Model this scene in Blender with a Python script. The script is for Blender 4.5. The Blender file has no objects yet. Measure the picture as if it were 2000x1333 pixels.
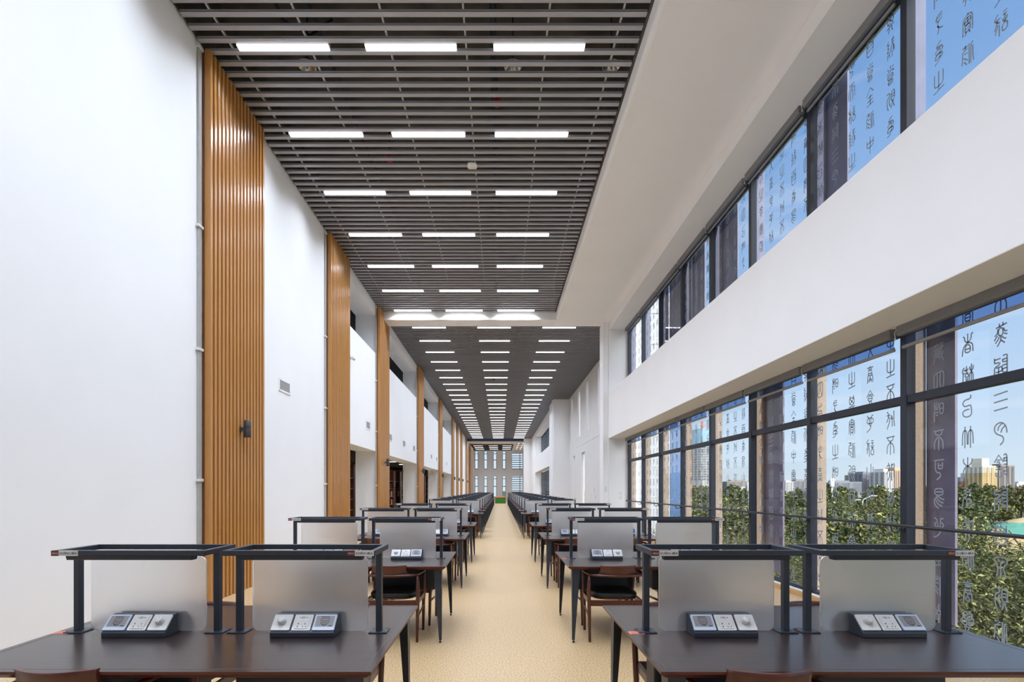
import bpy, math, random
from mathutils import Vector, Matrix

random.seed(7)
S = bpy.context.scene
COL = S.collection
PI = math.pi

# ------------------------------------------------------------------ camera, sky, sun, exposure
cam_d = bpy.data.cameras.new('camera')
cam = bpy.data.objects.new('camera', cam_d)
COL.objects.link(cam)
cam.location = (0, 0, 1.5)
cam.rotation_euler = (PI / 2, 0, 0)
cam_d.sensor_width = 36.0
cam_d.lens = 18.0
cam_d.shift_x = 0.0115
cam_d.shift_y = 0.1448
cam_d.clip_start = 0.05
cam_d.clip_end = 6000
S.camera = cam

S.view_settings.view_transform = 'Standard'
S.view_settings.look = 'None'
S.view_settings.gamma = 1.0
S.view_settings.use_curve_mapping = False
S.view_settings.exposure = 0.48

W = bpy.data.worlds.new('sky')
S.world = W
W.use_nodes = True
wn = W.node_tree.nodes
wl = W.node_tree.links
wn.clear()
w_out = wn.new('ShaderNodeOutputWorld')
w_bg = wn.new('ShaderNodeBackground')
SUN_DIR = Vector((-0.10, 1.0, -0.60)).normalized()      # the way sunlight travels
w_tc = wn.new('ShaderNodeTexCoord')
w_sep = wn.new('ShaderNodeSeparateXYZ')
wl.new(w_tc.outputs['Generated'], w_sep.inputs['Vector'])
w_grad = wn.new('ShaderNodeValToRGB')
w_grad.color_ramp.elements[0].position = 0.0
w_grad.color_ramp.elements[0].color = (0.74, 0.84, 0.90, 1)
w_grad.color_ramp.elements[1].position = 1.0
w_grad.color_ramp.elements[1].color = (0.13, 0.27, 0.58, 1)
for p_, c_ in ((0.05, (0.68, 0.82, 0.93, 1)), (0.18, (0.52, 0.70, 0.92, 1)), (0.36, (0.33, 0.54, 0.86, 1)), (0.55, (0.22, 0.41, 0.74, 1))):
    w_grad.color_ramp.elements.new(p_).color = c_
wl.new(w_sep.outputs['Z'], w_grad.inputs['Fac'])
# thin cirrus: whitens the sky where the noise is high
w_mp = wn.new('ShaderNodeMapping')
w_mp.inputs['Scale'].default_value = (1.6, 1.6, 10.0)
w_nz = wn.new('ShaderNodeTexNoise')
w_nz.inputs['Scale'].default_value = 2.4
w_nz.inputs['Detail'].default_value = 7
w_rp = wn.new('ShaderNodeValToRGB')
w_rp.color_ramp.elements[0].position = 0.52
w_rp.color_ramp.elements[1].position = 0.80
w_rp.color_ramp.elements[1].color = (0.6, 0.6, 0.6, 1)
w_mx = wn.new('ShaderNodeMixRGB')
w_mx.inputs['Color2'].default_value = (0.90, 0.93, 0.97, 1)
wl.new(w_tc.outputs['Generated'], w_mp.inputs['Vector'])
wl.new(w_mp.outputs['Vector'], w_nz.inputs['Vector'])
wl.new(w_nz.outputs['Fac'], w_rp.inputs['Fac'])
wl.new(w_rp.outputs['Color'], w_mx.inputs['Fac'])
wl.new(w_grad.outputs['Color'], w_mx.inputs['Color1'])
# bright aureole of the sky around the sun, which stands behind the camera
w_dot = wn.new('ShaderNodeVectorMath')
w_dot.operation = 'DOT_PRODUCT'
w_dot.inputs[1].default_value = tuple(-SUN_DIR)
wl.new(w_tc.outputs['Generated'], w_dot.inputs[0])
w_cl = wn.new('ShaderNodeMath')
w_cl.operation = 'MAXIMUM'
w_cl.inputs[1].default_value = 0.0
wl.new(w_dot.outputs['Value'], w_cl.inputs[0])
w_pw = wn.new('ShaderNodeMath')
w_pw.operation = 'POWER'
w_pw.inputs[1].default_value = 4.0
wl.new(w_cl.outputs['Value'], w_pw.inputs[0])
w_add = wn.new('ShaderNodeMixRGB')
w_add.blend_type = 'ADD'
w_add.inputs['Color2'].default_value = (5.0, 4.8, 4.5, 1)
wl.new(w_pw.outputs['Value'], w_add.inputs['Fac'])
wl.new(w_mx.outputs['Color'], w_add.inputs['Color1'])
wl.new(w_add.outputs['Color'], w_bg.inputs['Color'])
w_bg.inputs['Strength'].default_value = 0.80
wl.new(w_bg.outputs['Background'], w_out.inputs['Surface'])

sun_d = bpy.data.lights.new('sun', 'SUN')
sun = bpy.data.objects.new('sun', sun_d)
COL.objects.link(sun)
sun_d.energy = 3.0
sun_d.angle = math.radians(0.6)
sun_d.color = (1.0, 0.90, 0.74)
sun.rotation_euler = SUN_DIR.to_track_quat('-Z', 'Y').to_euler()

LAMP_GLOW = 3.2            # diffuser of the linear ceiling lights
LAMP_WATT = 19.0           # light each one throws down
S.cycles.use_denoising = True
S.cycles.max_bounces = 10
S.cycles.diffuse_bounces = 6
S.cycles.transparent_max_bounces = 16
S.cycles.sample_clamp_indirect = 8

# ------------------------------------------------------------------ materials
def nodes_of(name):
    m = bpy.data.materials.new(name)
    m.use_nodes = True
    nt = m.node_tree
    b = nt.nodes['Principled BSDF']
    return m, nt, b


def mat(name, col, rough=0.5, metal=0.0, vary=0.0, scale=8.0, stretch=(1, 1, 1), bump=0.0, coat=0.0, detail=4, spec=None):
    """Principled with an optional object-space noise on colour and bump."""
    m, nt, b = nodes_of(name)
    b.inputs['Base Color'].default_value = (*col, 1)
    b.inputs['Roughness'].default_value = rough
    b.inputs['Metallic'].default_value = metal
    if coat:
        b.inputs['Coat Weight'].default_value = coat
        b.inputs['Coat Roughness'].default_value = 0.22
    if spec is not None:
        b.inputs['Specular IOR Level'].default_value = spec
    if vary or bump:
        tc = nt.nodes.new('ShaderNodeTexCoord')
        mp = nt.nodes.new('ShaderNodeMapping')
        mp.inputs['Scale'].default_value = stretch
        nz = nt.nodes.new('ShaderNodeTexNoise')
        nz.inputs['Scale'].default_value = scale
        nz.inputs['Detail'].default_value = detail
        nt.links.new(tc.outputs['Object'], mp.inputs['Vector'])
        nt.links.new(mp.outputs['Vector'], nz.inputs['Vector'])
        if vary:
            rp = nt.nodes.new('ShaderNodeValToRGB')
            lo = [max(0, c * (1 - vary)) for c in col]
            hi = [min(1, c * (1 + vary)) for c in col]
            rp.color_ramp.elements[0].color = (*lo, 1)
            rp.color_ramp.elements[0].position = 0.3
            rp.color_ramp.elements[1].color = (*hi, 1)
            rp.color_ramp.elements[1].position = 0.7
            nt.links.new(nz.outputs['Fac'], rp.inputs['Fac'])
            nt.links.new(rp.outputs['Color'], b.inputs['Base Color'])
        if bump:
            bp = nt.nodes.new('ShaderNodeBump')
            bp.inputs['Strength'].default_value = bump
            bp.inputs['Distance'].default_value = 0.01
            nt.links.new(nz.outputs['Fac'], bp.inputs['Height'])
            nt.links.new(bp.outputs['Normal'], b.inputs['Normal'])
    return m


def emit(name, col, power):
    m, nt, b = nodes_of(name)
    b.inputs['Base Color'].default_value = (0.9, 0.9, 0.9, 1)
    b.inputs['Emission Color'].default_value = (*col, 1)
    b.inputs['Emission Strength'].default_value = power
    return m


def pane_mat(name, tint=(0.93, 0.95, 0.97)):
    m = bpy.data.materials.new(name)
    m.use_nodes = True
    nt = m.node_tree
    nt.nodes.clear()
    out = nt.nodes.new('ShaderNodeOutputMaterial')
    tr = nt.nodes.new('ShaderNodeBsdfTransparent')
    tr.inputs['Color'].default_value = (*tint, 1)
    gl = nt.nodes.new('ShaderNodeBsdfGlossy')
    gl.inputs['Roughness'].default_value = 0.02
    lw = nt.nodes.new('ShaderNodeLayerWeight')
    lw.inputs['Blend'].default_value = 0.5
    pw = nt.nodes.new('ShaderNodeMath')
    pw.operation = 'POWER'
    pw.inputs[1].default_value = 5.0
    fr = nt.nodes.new('ShaderNodeMath')
    fr.operation = 'MULTIPLY_ADD'
    fr.inputs[1].default_value = 0.7
    fr.inputs[2].default_value = 0.03
    nt.links.new(lw.outputs['Facing'], pw.inputs[0])
    nt.links.new(pw.outputs['Value'], fr.inputs[0])
    mx = nt.nodes.new('ShaderNodeMixShader')
    nt.links.new(fr.outputs['Value'], mx.inputs['Fac'])
    nt.links.new(tr.outputs['BSDF'], mx.inputs[1])
    nt.links.new(gl.outputs['BSDF'], mx.inputs[2])
    nt.links.new(mx.outputs['Shader'], out.inputs['Surface'])
    return m


def film_mat(name, col):
    m = bpy.data.materials.new(name)
    m.use_nodes = True
    nt = m.node_tree
    nt.nodes.clear()
    out = nt.nodes.new('ShaderNodeOutputMaterial')
    d = nt.nodes.new('ShaderNodeBsdfDiffuse')
    d.inputs['Color'].default_value = (*col, 1)
    t = nt.nodes.new('ShaderNodeBsdfTranslucent')
    t.inputs['Color'].default_value = (*[c * 0.8 for c in col], 1)
    mx = nt.nodes.new('ShaderNodeMixShader')
    mx.inputs['Fac'].default_value = 0.4
    nt.links.new(d.outputs['BSDF'], mx.inputs[1])
    nt.links.new(t.outputs['BSDF'], mx.inputs[2])
    nt.links.new(mx.outputs['Shader'], out.inputs['Surface'])
    return m


M = {}
M['white'] = mat('white_paint', (0.88, 0.89, 0.91), 0.7, vary=0.012, scale=1.2, bump=0.02)
M['soffit'] = mat('white_plaster', (0.88, 0.88, 0.89), 0.75, vary=0.012, scale=0.9)
M['greywall'] = mat('grey_paint', (0.76, 0.76, 0.77), 0.7, vary=0.02, scale=1.5)
M['void'] = mat('dark_concrete', (0.085, 0.075, 0.065), 0.9, vary=0.35, scale=2.5, bump=0.3)
M['darkceil'] = mat('dark_ceiling_paint', (0.06, 0.06, 0.06), 0.8, vary=0.1, scale=3)
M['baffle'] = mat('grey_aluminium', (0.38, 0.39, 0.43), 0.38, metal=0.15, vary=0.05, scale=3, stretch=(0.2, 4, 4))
M['bafflefar'] = mat('grey_aluminium_dark', (0.25, 0.255, 0.28), 0.38, metal=0.15, vary=0.05, scale=3, stretch=(0.2, 4, 4))  # same aluminium, weaker light of the long bay put into the colour
M['carrier'] = mat('zinc_carrier', (0.62, 0.63, 0.62), 0.4, metal=0.4, vary=0.25, scale=18)
M['wood'] = mat('golden_oak_laminate', (0.50, 0.235, 0.062), 0.30, vary=0.10, scale=6, stretch=(6, 6, 0.25), coat=0.25)
M['woodback'] = mat('brown_backing', (0.17, 0.055, 0.016), 0.5, vary=0.1, scale=6, stretch=(6, 6, 0.25))  # darkened: occlusion between the slats is put into the colour
M['trimwood'] = mat('oak_skirting', (0.52, 0.33, 0.15), 0.45, vary=0.12, scale=5, stretch=(5, 0.4, 5))
M['desk'] = mat('dark_walnut_veneer', (0.034, 0.022, 0.020), 0.28, vary=0.22, scale=7, stretch=(0.35, 6, 6), coat=0.35, bump=0.012)
M['deskedge'] = mat('mahogany_edge', (0.085, 0.018, 0.012), 0.35, vary=0.2, scale=7, stretch=(0.4, 6, 6))
M['inlay'] = mat('pale_inlay', (0.11, 0.085, 0.075), 0.35, vary=0.1, scale=9)
M['chairwood'] = mat('mahogany', (0.085, 0.019, 0.011), 0.34, vary=0.28, scale=9, stretch=(0.6, 5, 2), coat=0.2)
M['cushion'] = mat('black_leather', (0.010, 0.010, 0.011), 0.42, vary=0.2, scale=40, bump=0.12)
M['navy'] = mat('slate_powder_coat', (0.027, 0.035, 0.052), 0.40, vary=0.06, scale=60, bump=0.02)
M['navydark'] = mat('dark_slate_coat', (0.016, 0.020, 0.030), 0.45, vary=0.06, scale=60)
M['frame'] = mat('window_frame_coat', (0.017, 0.023, 0.042), 0.45, vary=0.05, scale=20)
M['plate'] = mat('white_plastic', (0.74, 0.73, 0.72), 0.35, vary=0.015, scale=15)
M['plateblue'] = mat('pale_blue_plastic', (0.56, 0.64, 0.76), 0.3, vary=0.02, scale=15)
M['screen'] = mat('e_ink_screen', (0.33, 0.31, 0.33), 0.35, vary=0.03, scale=30)
M['ink'] = mat('dark_ink', (0.03, 0.03, 0.04), 0.6, vary=0.1, scale=30)
M['signwhite'] = mat('sign_white', (0.70, 0.69, 0.69), 0.4, vary=0.02, scale=20)
M['signred'] = mat('sign_maroon', (0.13, 0.022, 0.020), 0.45, vary=0.06, scale=20)
M['signpale'] = mat('sign_pale_print', (0.62, 0.50, 0.48), 0.5, vary=0.05, scale=20)
M['orange'] = mat('orange_paper', (0.78, 0.24, 0.15), 0.6, vary=0.05, scale=40)
M['rubber'] = mat('black_rubber', (0.012, 0.012, 0.012), 0.6, vary=0.1, scale=30)
M['chrome'] = mat('chrome', (0.62, 0.62, 0.62), 0.22, metal=1.0, vary=0.05, scale=12)
M['fabric'] = mat('grey_blind_cassette', (0.20, 0.205, 0.215), 0.5, vary=0.04, scale=25)
M['bar'] = mat('blind_bar_aluminium', (0.30, 0.30, 0.30), 0.35, metal=0.3, vary=0.05, scale=20)
M['cord'] = mat('white_cord', (0.75, 0.74, 0.70), 0.6, vary=0.04, scale=40)
M['sconce'] = mat('charcoal_coat', (0.055, 0.058, 0.065), 0.45, vary=0.08, scale=40)
M['vent'] = mat('vent_grey', (0.42, 0.42, 0.41), 0.5, vary=0.05, scale=20)
M['granite'] = mat('tan_granite', (0.33, 0.26, 0.21), 0.6, vary=0.10, scale=30, detail=8)
M['clad'] = mat('purple_grey_cladding', (0.19, 0.17, 0.24), 0.3, vary=0.12, scale=6)  # painted colour of the reflections in the lower glass
M['cladblue'] = mat('blue_grey_cladding', (0.17, 0.19, 0.31), 0.25, vary=0.15, scale=3)  # sky reflection mixed into the colour; the upper fins share it
M['red'] = mat('red_plastic', (0.55, 0.03, 0.02), 0.4, vary=0.08, scale=20)
M['green'] = mat('artificial_turf', (0.035, 0.16, 0.015), 0.85, vary=0.35, scale=60, bump=0.5)
M['orangetop'] = mat('coral_top', (0.80, 0.16, 0.08), 0.5, vary=0.05, scale=20)
M['bluebeam'] = mat('blue_fascia', (0.035, 0.06, 0.15), 0.5, vary=0.05, scale=5)
M['shelfwood'] = mat('bookcase_mahogany', (0.13, 0.035, 0.018), 0.35, vary=0.25, scale=6, stretch=(5, 5, 0.5))
M['shelf'] = mat('shelf_board', (0.30, 0.27, 0.25), 0.5, vary=0.05, scale=10)
M['soil'] = mat('park_ground', (0.055, 0.075, 0.025), 0.95, vary=0.4, scale=0.25, detail=8)
M['sand'] = mat('sandy_earth', (0.46, 0.35, 0.19), 0.9, vary=0.18, scale=0.5, bump=0.4)
M['net'] = mat('teal_dust_net', (0.10, 0.30, 0.23), 0.8, vary=0.2, scale=1.2, bump=0.4)
M['bark'] = mat('bark', (0.10, 0.07, 0.045), 0.9, vary=0.3, scale=10, stretch=(1, 1, 0.2), bump=0.4)
M['film'] = film_mat('etched_film', (0.35, 0.38, 0.42))
M['pane'] = pane_mat('window_glass')
M['lamp'] = emit('led_diffuser', (1.0, 0.98, 1.0), LAMP_GLOW)
M['lampsmall'] = emit('downlight_diffuser', (1.0, 0.97, 0.92), 8.0)
M['housing'] = mat('lamp_housing', (0.70, 0.70, 0.70), 0.4, vary=0.03, scale=10)


def blind_cloth():
    m = bpy.data.materials.new('screen_blind_cloth')
    m.use_nodes = True
    nt = m.node_tree
    nt.nodes.clear()
    out = nt.nodes.new('ShaderNodeOutputMaterial')
    tr = nt.nodes.new('ShaderNodeBsdfTransparent')
    tr.inputs['Color'].default_value = (0.60, 0.74, 0.97, 1)
    d = nt.nodes.new('ShaderNodeBsdfDiffuse')
    d.inputs['Color'].default_value = (0.13, 0.15, 0.19, 1)
    mx = nt.nodes.new('ShaderNodeMixShader')
    mx.inputs['Fac'].default_value = 0.25
    nt.links.new(tr.outputs['BSDF'], mx.inputs[1])
    nt.links.new(d.outputs['BSDF'], mx.inputs[2])
    nt.links.new(mx.outputs['Shader'], out.inputs['Surface'])
    return m


M['cloth'] = blind_cloth()


def frosted():
    m, nt, b = nodes_of('frosted_acrylic')
    b.inputs['Base Color'].default_value = (0.97, 0.98, 0.99, 1)
    b.inputs['Roughness'].default_value = 0.46
    b.inputs['IOR'].default_value = 1.25
    b.inputs['Transmission Weight'].default_value = 0.87
    return m


M['frost'] = frosted()


def floor_mat():
    m, nt, b = nodes_of('speckled_vinyl')
    tc = nt.nodes.new('ShaderNodeTexCoord')
    n1 = nt.nodes.new('ShaderNodeTexNoise')
    n1.inputs['Scale'].default_value = 75
    n1.inputs['Detail'].default_value = 4
    n2 = nt.nodes.new('ShaderNodeTexNoise')
    n2.inputs['Scale'].default_value = 1.1
    n2.inputs['Detail'].default_value = 5
    r1 = nt.nodes.new('ShaderNodeValToRGB')
    r1.color_ramp.elements[0].position = 0.36
    r1.color_ramp.elements[0].color = (0.38, 0.23, 0.11, 1)
    r1.color_ramp.elements[1].position = 0.52
    r1.color_ramp.elements[1].color = (0.65, 0.47, 0.255, 1)
    e = r1.color_ramp.elements.new(0.68)
    e.color = (0.71, 0.55, 0.33, 1)
    mx = nt.nodes.new('ShaderNodeMixRGB')
    mx.blend_type = 'MULTIPLY'
    mx.inputs['Fac'].default_value = 0.35
    r2 = nt.nodes.new('ShaderNodeValToRGB')
    r2.color_ramp.elements[0].color = (0.80, 0.78, 0.76, 1)
    nt.links.new(tc.outputs['Object'], n1.inputs['Vector'])
    nt.links.new(tc.outputs['Object'], n2.inputs['Vector'])
    nt.links.new(n1.outputs['Fac'], r1.inputs['Fac'])
    nt.links.new(n2.outputs['Fac'], r2.inputs['Fac'])
    nt.links.new(r1.outputs['Color'], mx.inputs['Color1'])
    nt.links.new(r2.outputs['Color'], mx.inputs['Color2'])
    nt.links.new(mx.outputs['Color'], b.inputs['Base Color'])
    rr = nt.nodes.new('ShaderNodeMapRange')
    rr.inputs['To Min'].default_value = 0.26
    rr.inputs['To Max'].default_value = 0.42
    nt.links.new(n2.outputs['Fac'], rr.inputs['Value'])
    nt.links.new(rr.outputs['Result'], b.inputs['Roughness'])
    return m


M['floor'] = floor_mat()


def leaf_mat(name, a, b_):
    m, nt, b = nodes_of(name)
    nz = nt.nodes.new('ShaderNodeTexNoise')
    nz.inputs['Scale'].default_value = 0.9
    nz.inputs['Detail'].default_value = 6
    tc = nt.nodes.new('ShaderNodeTexCoord')
    rp = nt.nodes.new('ShaderNodeValToRGB')
    rp.color_ramp.elements[0].position = 0.35
    rp.color_ramp.elements[0].color = (*a, 1)
    rp.color_ramp.elements[1].position = 0.68
    rp.color_ramp.elements[1].color = (*b_, 1)
    nt.links.new(tc.outputs['Object'], nz.inputs['Vector'])
    nt.links.new(nz.outputs['Fac'], rp.inputs['Fac'])
    nt.links.new(rp.outputs['Color'], b.inputs['Base Color'])
    b.inputs['Roughness'].default_value = 0.55
    return m


M['leaf_a'] = leaf_mat('leaf_deep_green', (0.020, 0.034, 0.010), (0.055, 0.075, 0.020))
M['leaf_b'] = leaf_mat('leaf_olive', (0.070, 0.090, 0.020), (0.16, 0.17, 0.040))
M['leaf_c'] = leaf_mat('leaf_yellow_green', (0.24, 0.25, 0.07), (0.46, 0.44, 0.15))

# ------------------------------------------------------------------ mesh builder
class MB:
    def __init__(s):
        s.v, s.f, s.mi, s.sm = [], [], [], []

    def face(s, idx, mi=0, smooth=False):
        s.f.append(idx)
        s.mi.append(mi)
        s.sm.append(smooth)

    def quadbox(s, pts, mi=0):
        n = len(s.v)
        s.v += [tuple(p) for p in pts]
        for q in ((0, 3, 2, 1), (4, 5, 6, 7), (0, 1, 5, 4), (1, 2, 6, 5), (2, 3, 7, 6), (3, 0, 4, 7)):
            s.face([n + i for i in q], mi)

    def box(s, x0, x1, y0, y1, z0, z1, mi=0, T=None):
        p = [(x0, y0, z0), (x1, y0, z0), (x1, y1, z0), (x0, y1, z0), (x0, y0, z1), (x1, y0, z1), (x1, y1, z1), (x0, y1, z1)]
        if T is not None:
            p = [T @ Vector(q) for q in p]
        s.quadbox(p, mi)
        return s

    def taper(s, a, b, wa, wb, mi=0):
        """four-sided bar from centre a (half sizes wa) to centre b (half sizes wb), sections in the XY plane"""
        p = []
        for c, w in ((a, wa), (b, wb)):
            p += [(c[0] - w[0], c[1] - w[1], c[2]), (c[0] + w[0], c[1] - w[1], c[2]), (c[0] + w[0], c[1] + w[1], c[2]), (c[0] - w[0], c[1] + w[1], c[2])]
        if a[2] > b[2]:
            p = p[4:] + p[:4]
        s.quadbox(p, mi)
        return s

    def prism(s, poly, axis, a, b, mi=0):
        """poly: 2-D points; axis 'x': (y,z), 'y': (x,z), 'z': (x,y)"""
        n = len(s.v)
        k = len(poly)

        def put(p, t):
            if axis == 'x':
                return (t, p[0], p[1])
            if axis == 'y':
                return (p[0], t, p[1])
            return (p[0], p[1], t)
        s.v += [put(p, a) for p in poly] + [put(p, b) for p in poly]
        s.face([n + i for i in range(k)][::-1], mi)
        s.face([n + k + i for i in range(k)], mi)
        for i in range(k):
            j = (i + 1) % k
            s.face([n + i, n + j, n + k + j, n + k + i], mi)
        return s

    def sweep(s, path, rad, n=8, mi=0, up=(0, 0, 1), smooth=True, caps=True, square=False):
        """tube through path; rad: number, (ra, rb) or a list of those per point (ra sideways, rb along up)"""
        P = [Vector(p) for p in path]
        up = Vector(up)
        base = len(s.v)
        for i, p in enumerate(P):
            t = (P[min(i + 1, len(P) - 1)] - P[max(i - 1, 0)]).normalized()
            u = up if abs(t.dot(up)) < 0.97 else Vector((0, 1, 0))
            a = t.cross(u).normalized()
            b = a.cross(t).normalized()
            r = rad[i] if isinstance(rad, list) else rad
            ra, rb = r if isinstance(r, tuple) else (r, r)
            for k in range(n):
                th = 2 * PI * (k + 0.5) / n
                c, si = math.cos(th), math.sin(th)
                if square:
                    q = max(abs(c), abs(si))
                    c, si = c / q, si / q
                s.v.append(tuple(p + a * (ra * c) + b * (rb * si)))
        for i in range(len(P) - 1):
            for k in range(n):
                k2 = (k + 1) % n
                s.face([base + i * n + k, base + i * n + k2, base + (i + 1) * n + k2, base + (i + 1) * n + k], mi, smooth)
        if caps:
            s.face([base + k for k in range(n)][::-1], mi)
            s.face([base + (len(P) - 1) * n + k for k in range(n)], mi)
        return s

    def lathe(s, prof, c=(0, 0, 0), n=20, mi=0, axis='z', smooth=True):
        base = len(s.v)
        for r, h in prof:
            for k in range(n):
                th = 2 * PI * k / n
                x, y = r * math.cos(th), r * math.sin(th)
                if axis == 'z':
                    s.v.append((c[0] + x, c[1] + y, c[2] + h))
                elif axis == 'y':
                    s.v.append((c[0] + x, c[1] + h, c[2] + y))
                else:
                    s.v.append((c[0] + h, c[1] + x, c[2] + y))
        for i in range(len(prof) - 1):
            for k in range(n):
                k2 = (k + 1) % n
                s.face([base + i * n + k, base + i * n + k2, base + (i + 1) * n + k2, base + (i + 1) * n + k], mi, smooth)
        s.face([base + k for k in range(n)][::-1], mi)
        s.face([base + (len(prof) - 1) * n + k for k in range(n)], mi)
        return s

    def ribbon(s, pts, w, fn, mi=0):
        """flat stroke of width w through 2-D pts; fn maps (u, v) to 3-D"""
        k = len(pts)
        base = len(s.v)
        for i in range(k):
            a = pts[max(i - 1, 0)]
            b = pts[min(i + 1, k - 1)]
            dx, dy = b[0] - a[0], b[1] - a[1]
            L = math.hypot(dx, dy) or 1
            nx, ny = -dy / L * w / 2, dx / L * w / 2
            s.v.append(tuple(fn(pts[i][0] + nx, pts[i][1] + ny)))
            s.v.append(tuple(fn(pts[i][0] - nx, pts[i][1] - ny)))
        for i in range(k - 1):
            s.face([base + 2 * i, base + 2 * i + 1, base + 2 * i + 3, base + 2 * i + 2], mi)
        return s

    def add_mesh(s, me, T, mi=0):
        base = len(s.v)
        s.v += [tuple(T @ v.co) for v in me.vertices]
        for p in me.polygons:
            s.face([base + i for i in p.vertices], mi)
        return s

    def mesh(s, name, mats):
        me = bpy.data.meshes.new(name)
        me.from_pydata(s.v, [], s.f)
        for m in mats if isinstance(mats, (list, tuple)) else [mats]:
            me.materials.append(m)
        me.polygons.foreach_set('material_index', s.mi)
        me.polygons.foreach_set('use_smooth', s.sm)
        me.update()
        return me

    def build(s, name, mats, parent=None, bevel=0.0, seg=2):
        o = bpy.data.objects.new(name, s.mesh(name, mats))
        COL.objects.link(o)
        if parent is not None:
            o.parent = parent
        if bevel:
            b = o.modifiers.new('bevel', 'BEVEL')
            b.width = bevel
            b.segments = seg
            b.limit_method = 'ANGLE'
            b.angle_limit = 0.6
        return o


def tag(o, label=None, cat=None, group=None, kind=None):
    if label:
        o['label'] = label
    if cat:
        o['category'] = cat
    if group:
        o['group'] = group
    if kind:
        o['kind'] = kind
    return o


def empty(name, loc=(0, 0, 0), rz=0.0, label=None, cat=None, group=None, kind=None):
    o = bpy.data.objects.new(name, None)
    COL.objects.link(o)
    o.location = loc
    o.rotation_euler = (0, 0, rz)
    o.empty_display_size = 0.1
    return tag(o, label, cat, group, kind)


def struct(name, mb, mats, label=None, cat=None, bevel=0.0):
    o = mb.build(name, mats, bevel=bevel)
    return tag(o, label, cat, kind='structure')


def dup(root, loc=None, rz=None, skip=()):
    r = root.copy()
    COL.objects.link(r)
    if loc is not None:
        r.location = loc
    if rz is not None:
        r.rotation_euler = (0, 0, rz)
    for ch in list(root.children):
        if ch.name.split('.')[0] in skip:
            continue
        c = ch.copy()
        COL.objects.link(c)
        c.parent = r
        for g in list(ch.children):
            if g.name.split('.')[0] in skip:
                continue
            d = g.copy()
            COL.objects.link(d)
            d.parent = c
    return r


ORD = ['first', 'second', 'third', 'fourth', 'fifth', 'sixth', 'seventh', 'eighth', 'ninth', 'tenth', 'eleventh', 'twelfth',
       'thirteenth', 'fourteenth', 'fifteenth', 'sixteenth', 'seventeenth', 'eighteenth', 'nineteenth', 'twentieth',
       'twenty-first', 'twenty-second', 'twenty-third', 'twenty-fourth', 'twenty-fifth', 'twenty-sixth', 'twenty-seventh',
       'twenty-eighth', 'twenty-ninth', 'thirtieth']


def text_mesh(body, bold=0.0):
    c = bpy.data.curves.new('lettering', 'FONT')
    c.body = body
    c.offset = bold
    c.resolution_u = 3
    o = bpy.data.objects.new('lettering', c)
    COL.objects.link(o)
    dg = bpy.context.evaluated_depsgraph_get()
    me = bpy.data.meshes.new_from_object(o.evaluated_get(dg), depsgraph=dg)
    bpy.data.objects.remove(o)
    bpy.data.curves.remove(c)
    return me


def text_into(mb, body, x0, x1, z0, z1, y, mi, bold=0.0):
    """writes body into the rectangle x0..x1, z0..z1 of the plane y, readable from -y"""
    me = text_mesh(body, bold)
    xs = [v.co.x for v in me.vertices]
    ys = [v.co.y for v in me.vertices]
    sx = (x1 - x0) / (max(xs) - min(xs))
    sy = (z1 - z0) / (max(ys) - min(ys))
    T = Matrix(((sx, 0, 0, x0 - min(xs) * sx), (0, 0, 1, y), (0, sy, 0, z0 - min(ys) * sy), (0, 0, 0, 1)))
    mb.add_mesh(me, T, mi)
    bpy.data.meshes.remove(me)


def wall_cells(mb, xa, xb, ys, zs, holes, mi=0):
    """wall slab between x = xa..xb with rectangular holes (y0, y1, z0, z1)"""
    Y = sorted({*ys, *[h[0] for h in holes], *[h[1] for h in holes]})
    Z = sorted({*zs, *[h[2] for h in holes], *[h[3] for h in holes]})

    def solid(i, j):
        if not (0 <= i < len(Y) - 1 and 0 <= j < len(Z) - 1):
            return False
        y, z = (Y[i] + Y[i + 1]) / 2, (Z[j] + Z[j + 1]) / 2
        return not any(h[0] < y < h[1] and h[2] < z < h[3] for h in holes)
    for i in range(len(Y) - 1):
        for j in range(len(Z) - 1):
            if not solid(i, j):
                continue
            y0, y1, z0, z1 = Y[i], Y[i + 1], Z[j], Z[j + 1]

            def q(*p):
                n = len(mb.v)
                mb.v += p
                mb.face([n, n + 1, n + 2, n + 3], mi)
            q((xa, y0, z0), (xa, y0, z1), (xa, y1, z1), (xa, y1, z0))
            q((xb, y0, z0), (xb, y1, z0), (xb, y1, z1), (xb, y0, z1))
            if not solid(i - 1, j):
                q((xa, y0, z0), (xb, y0, z0), (xb, y0, z1), (xa, y0, z1))
            if not solid(i + 1, j):
                q((xa, y1, z0), (xa, y1, z1), (xb, y1, z1), (xb, y1, z0))
            if not solid(i, j - 1):
                q((xa, y0, z0), (xa, y1, z0), (xb, y1, z0), (xb, y0, z0))
            if not solid(i, j + 1):
                q((xa, y0, z1), (xb, y0, z1), (xb, y1, z1), (xa, y1, z1))

# ------------------------------------------------------------------ the setting
CEIL = 7.30
Y0, YEND = -6.0, 78.0
XL = -3.93
PITCH = 0.18333

mb = MB()
mb.box(-12.3, 4.62, Y0 - 0.3, YEND + 0.3, -0.4, 0.0)
struct('floor', mb, M['floor'], 'speckled beige vinyl floor running the length of the hall', 'floor')

OPEN = [(13.06, 16.2), (17.68, 24.1), (25.62, 32.45), (33.97, 41.1)]
holes = []
for a, b in OPEN:
    holes += [(a, b, 0.0, 2.7), (a, b, 5.78, 7.0)]
mb = MB()
wall_cells(mb, XL - 0.65, XL, (Y0, YEND), (0.0, 8.6), holes)
struct('wall_left', mb, M['white'], 'tall white wall with openings to the book stacks', 'wall')

mb = MB()
mb.box(-12.3, 4.62, Y0 - 0.3, Y0, 0, 8.6)
struct('wall_back', mb, M['white'], 'white wall behind the camera', 'wall')

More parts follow.
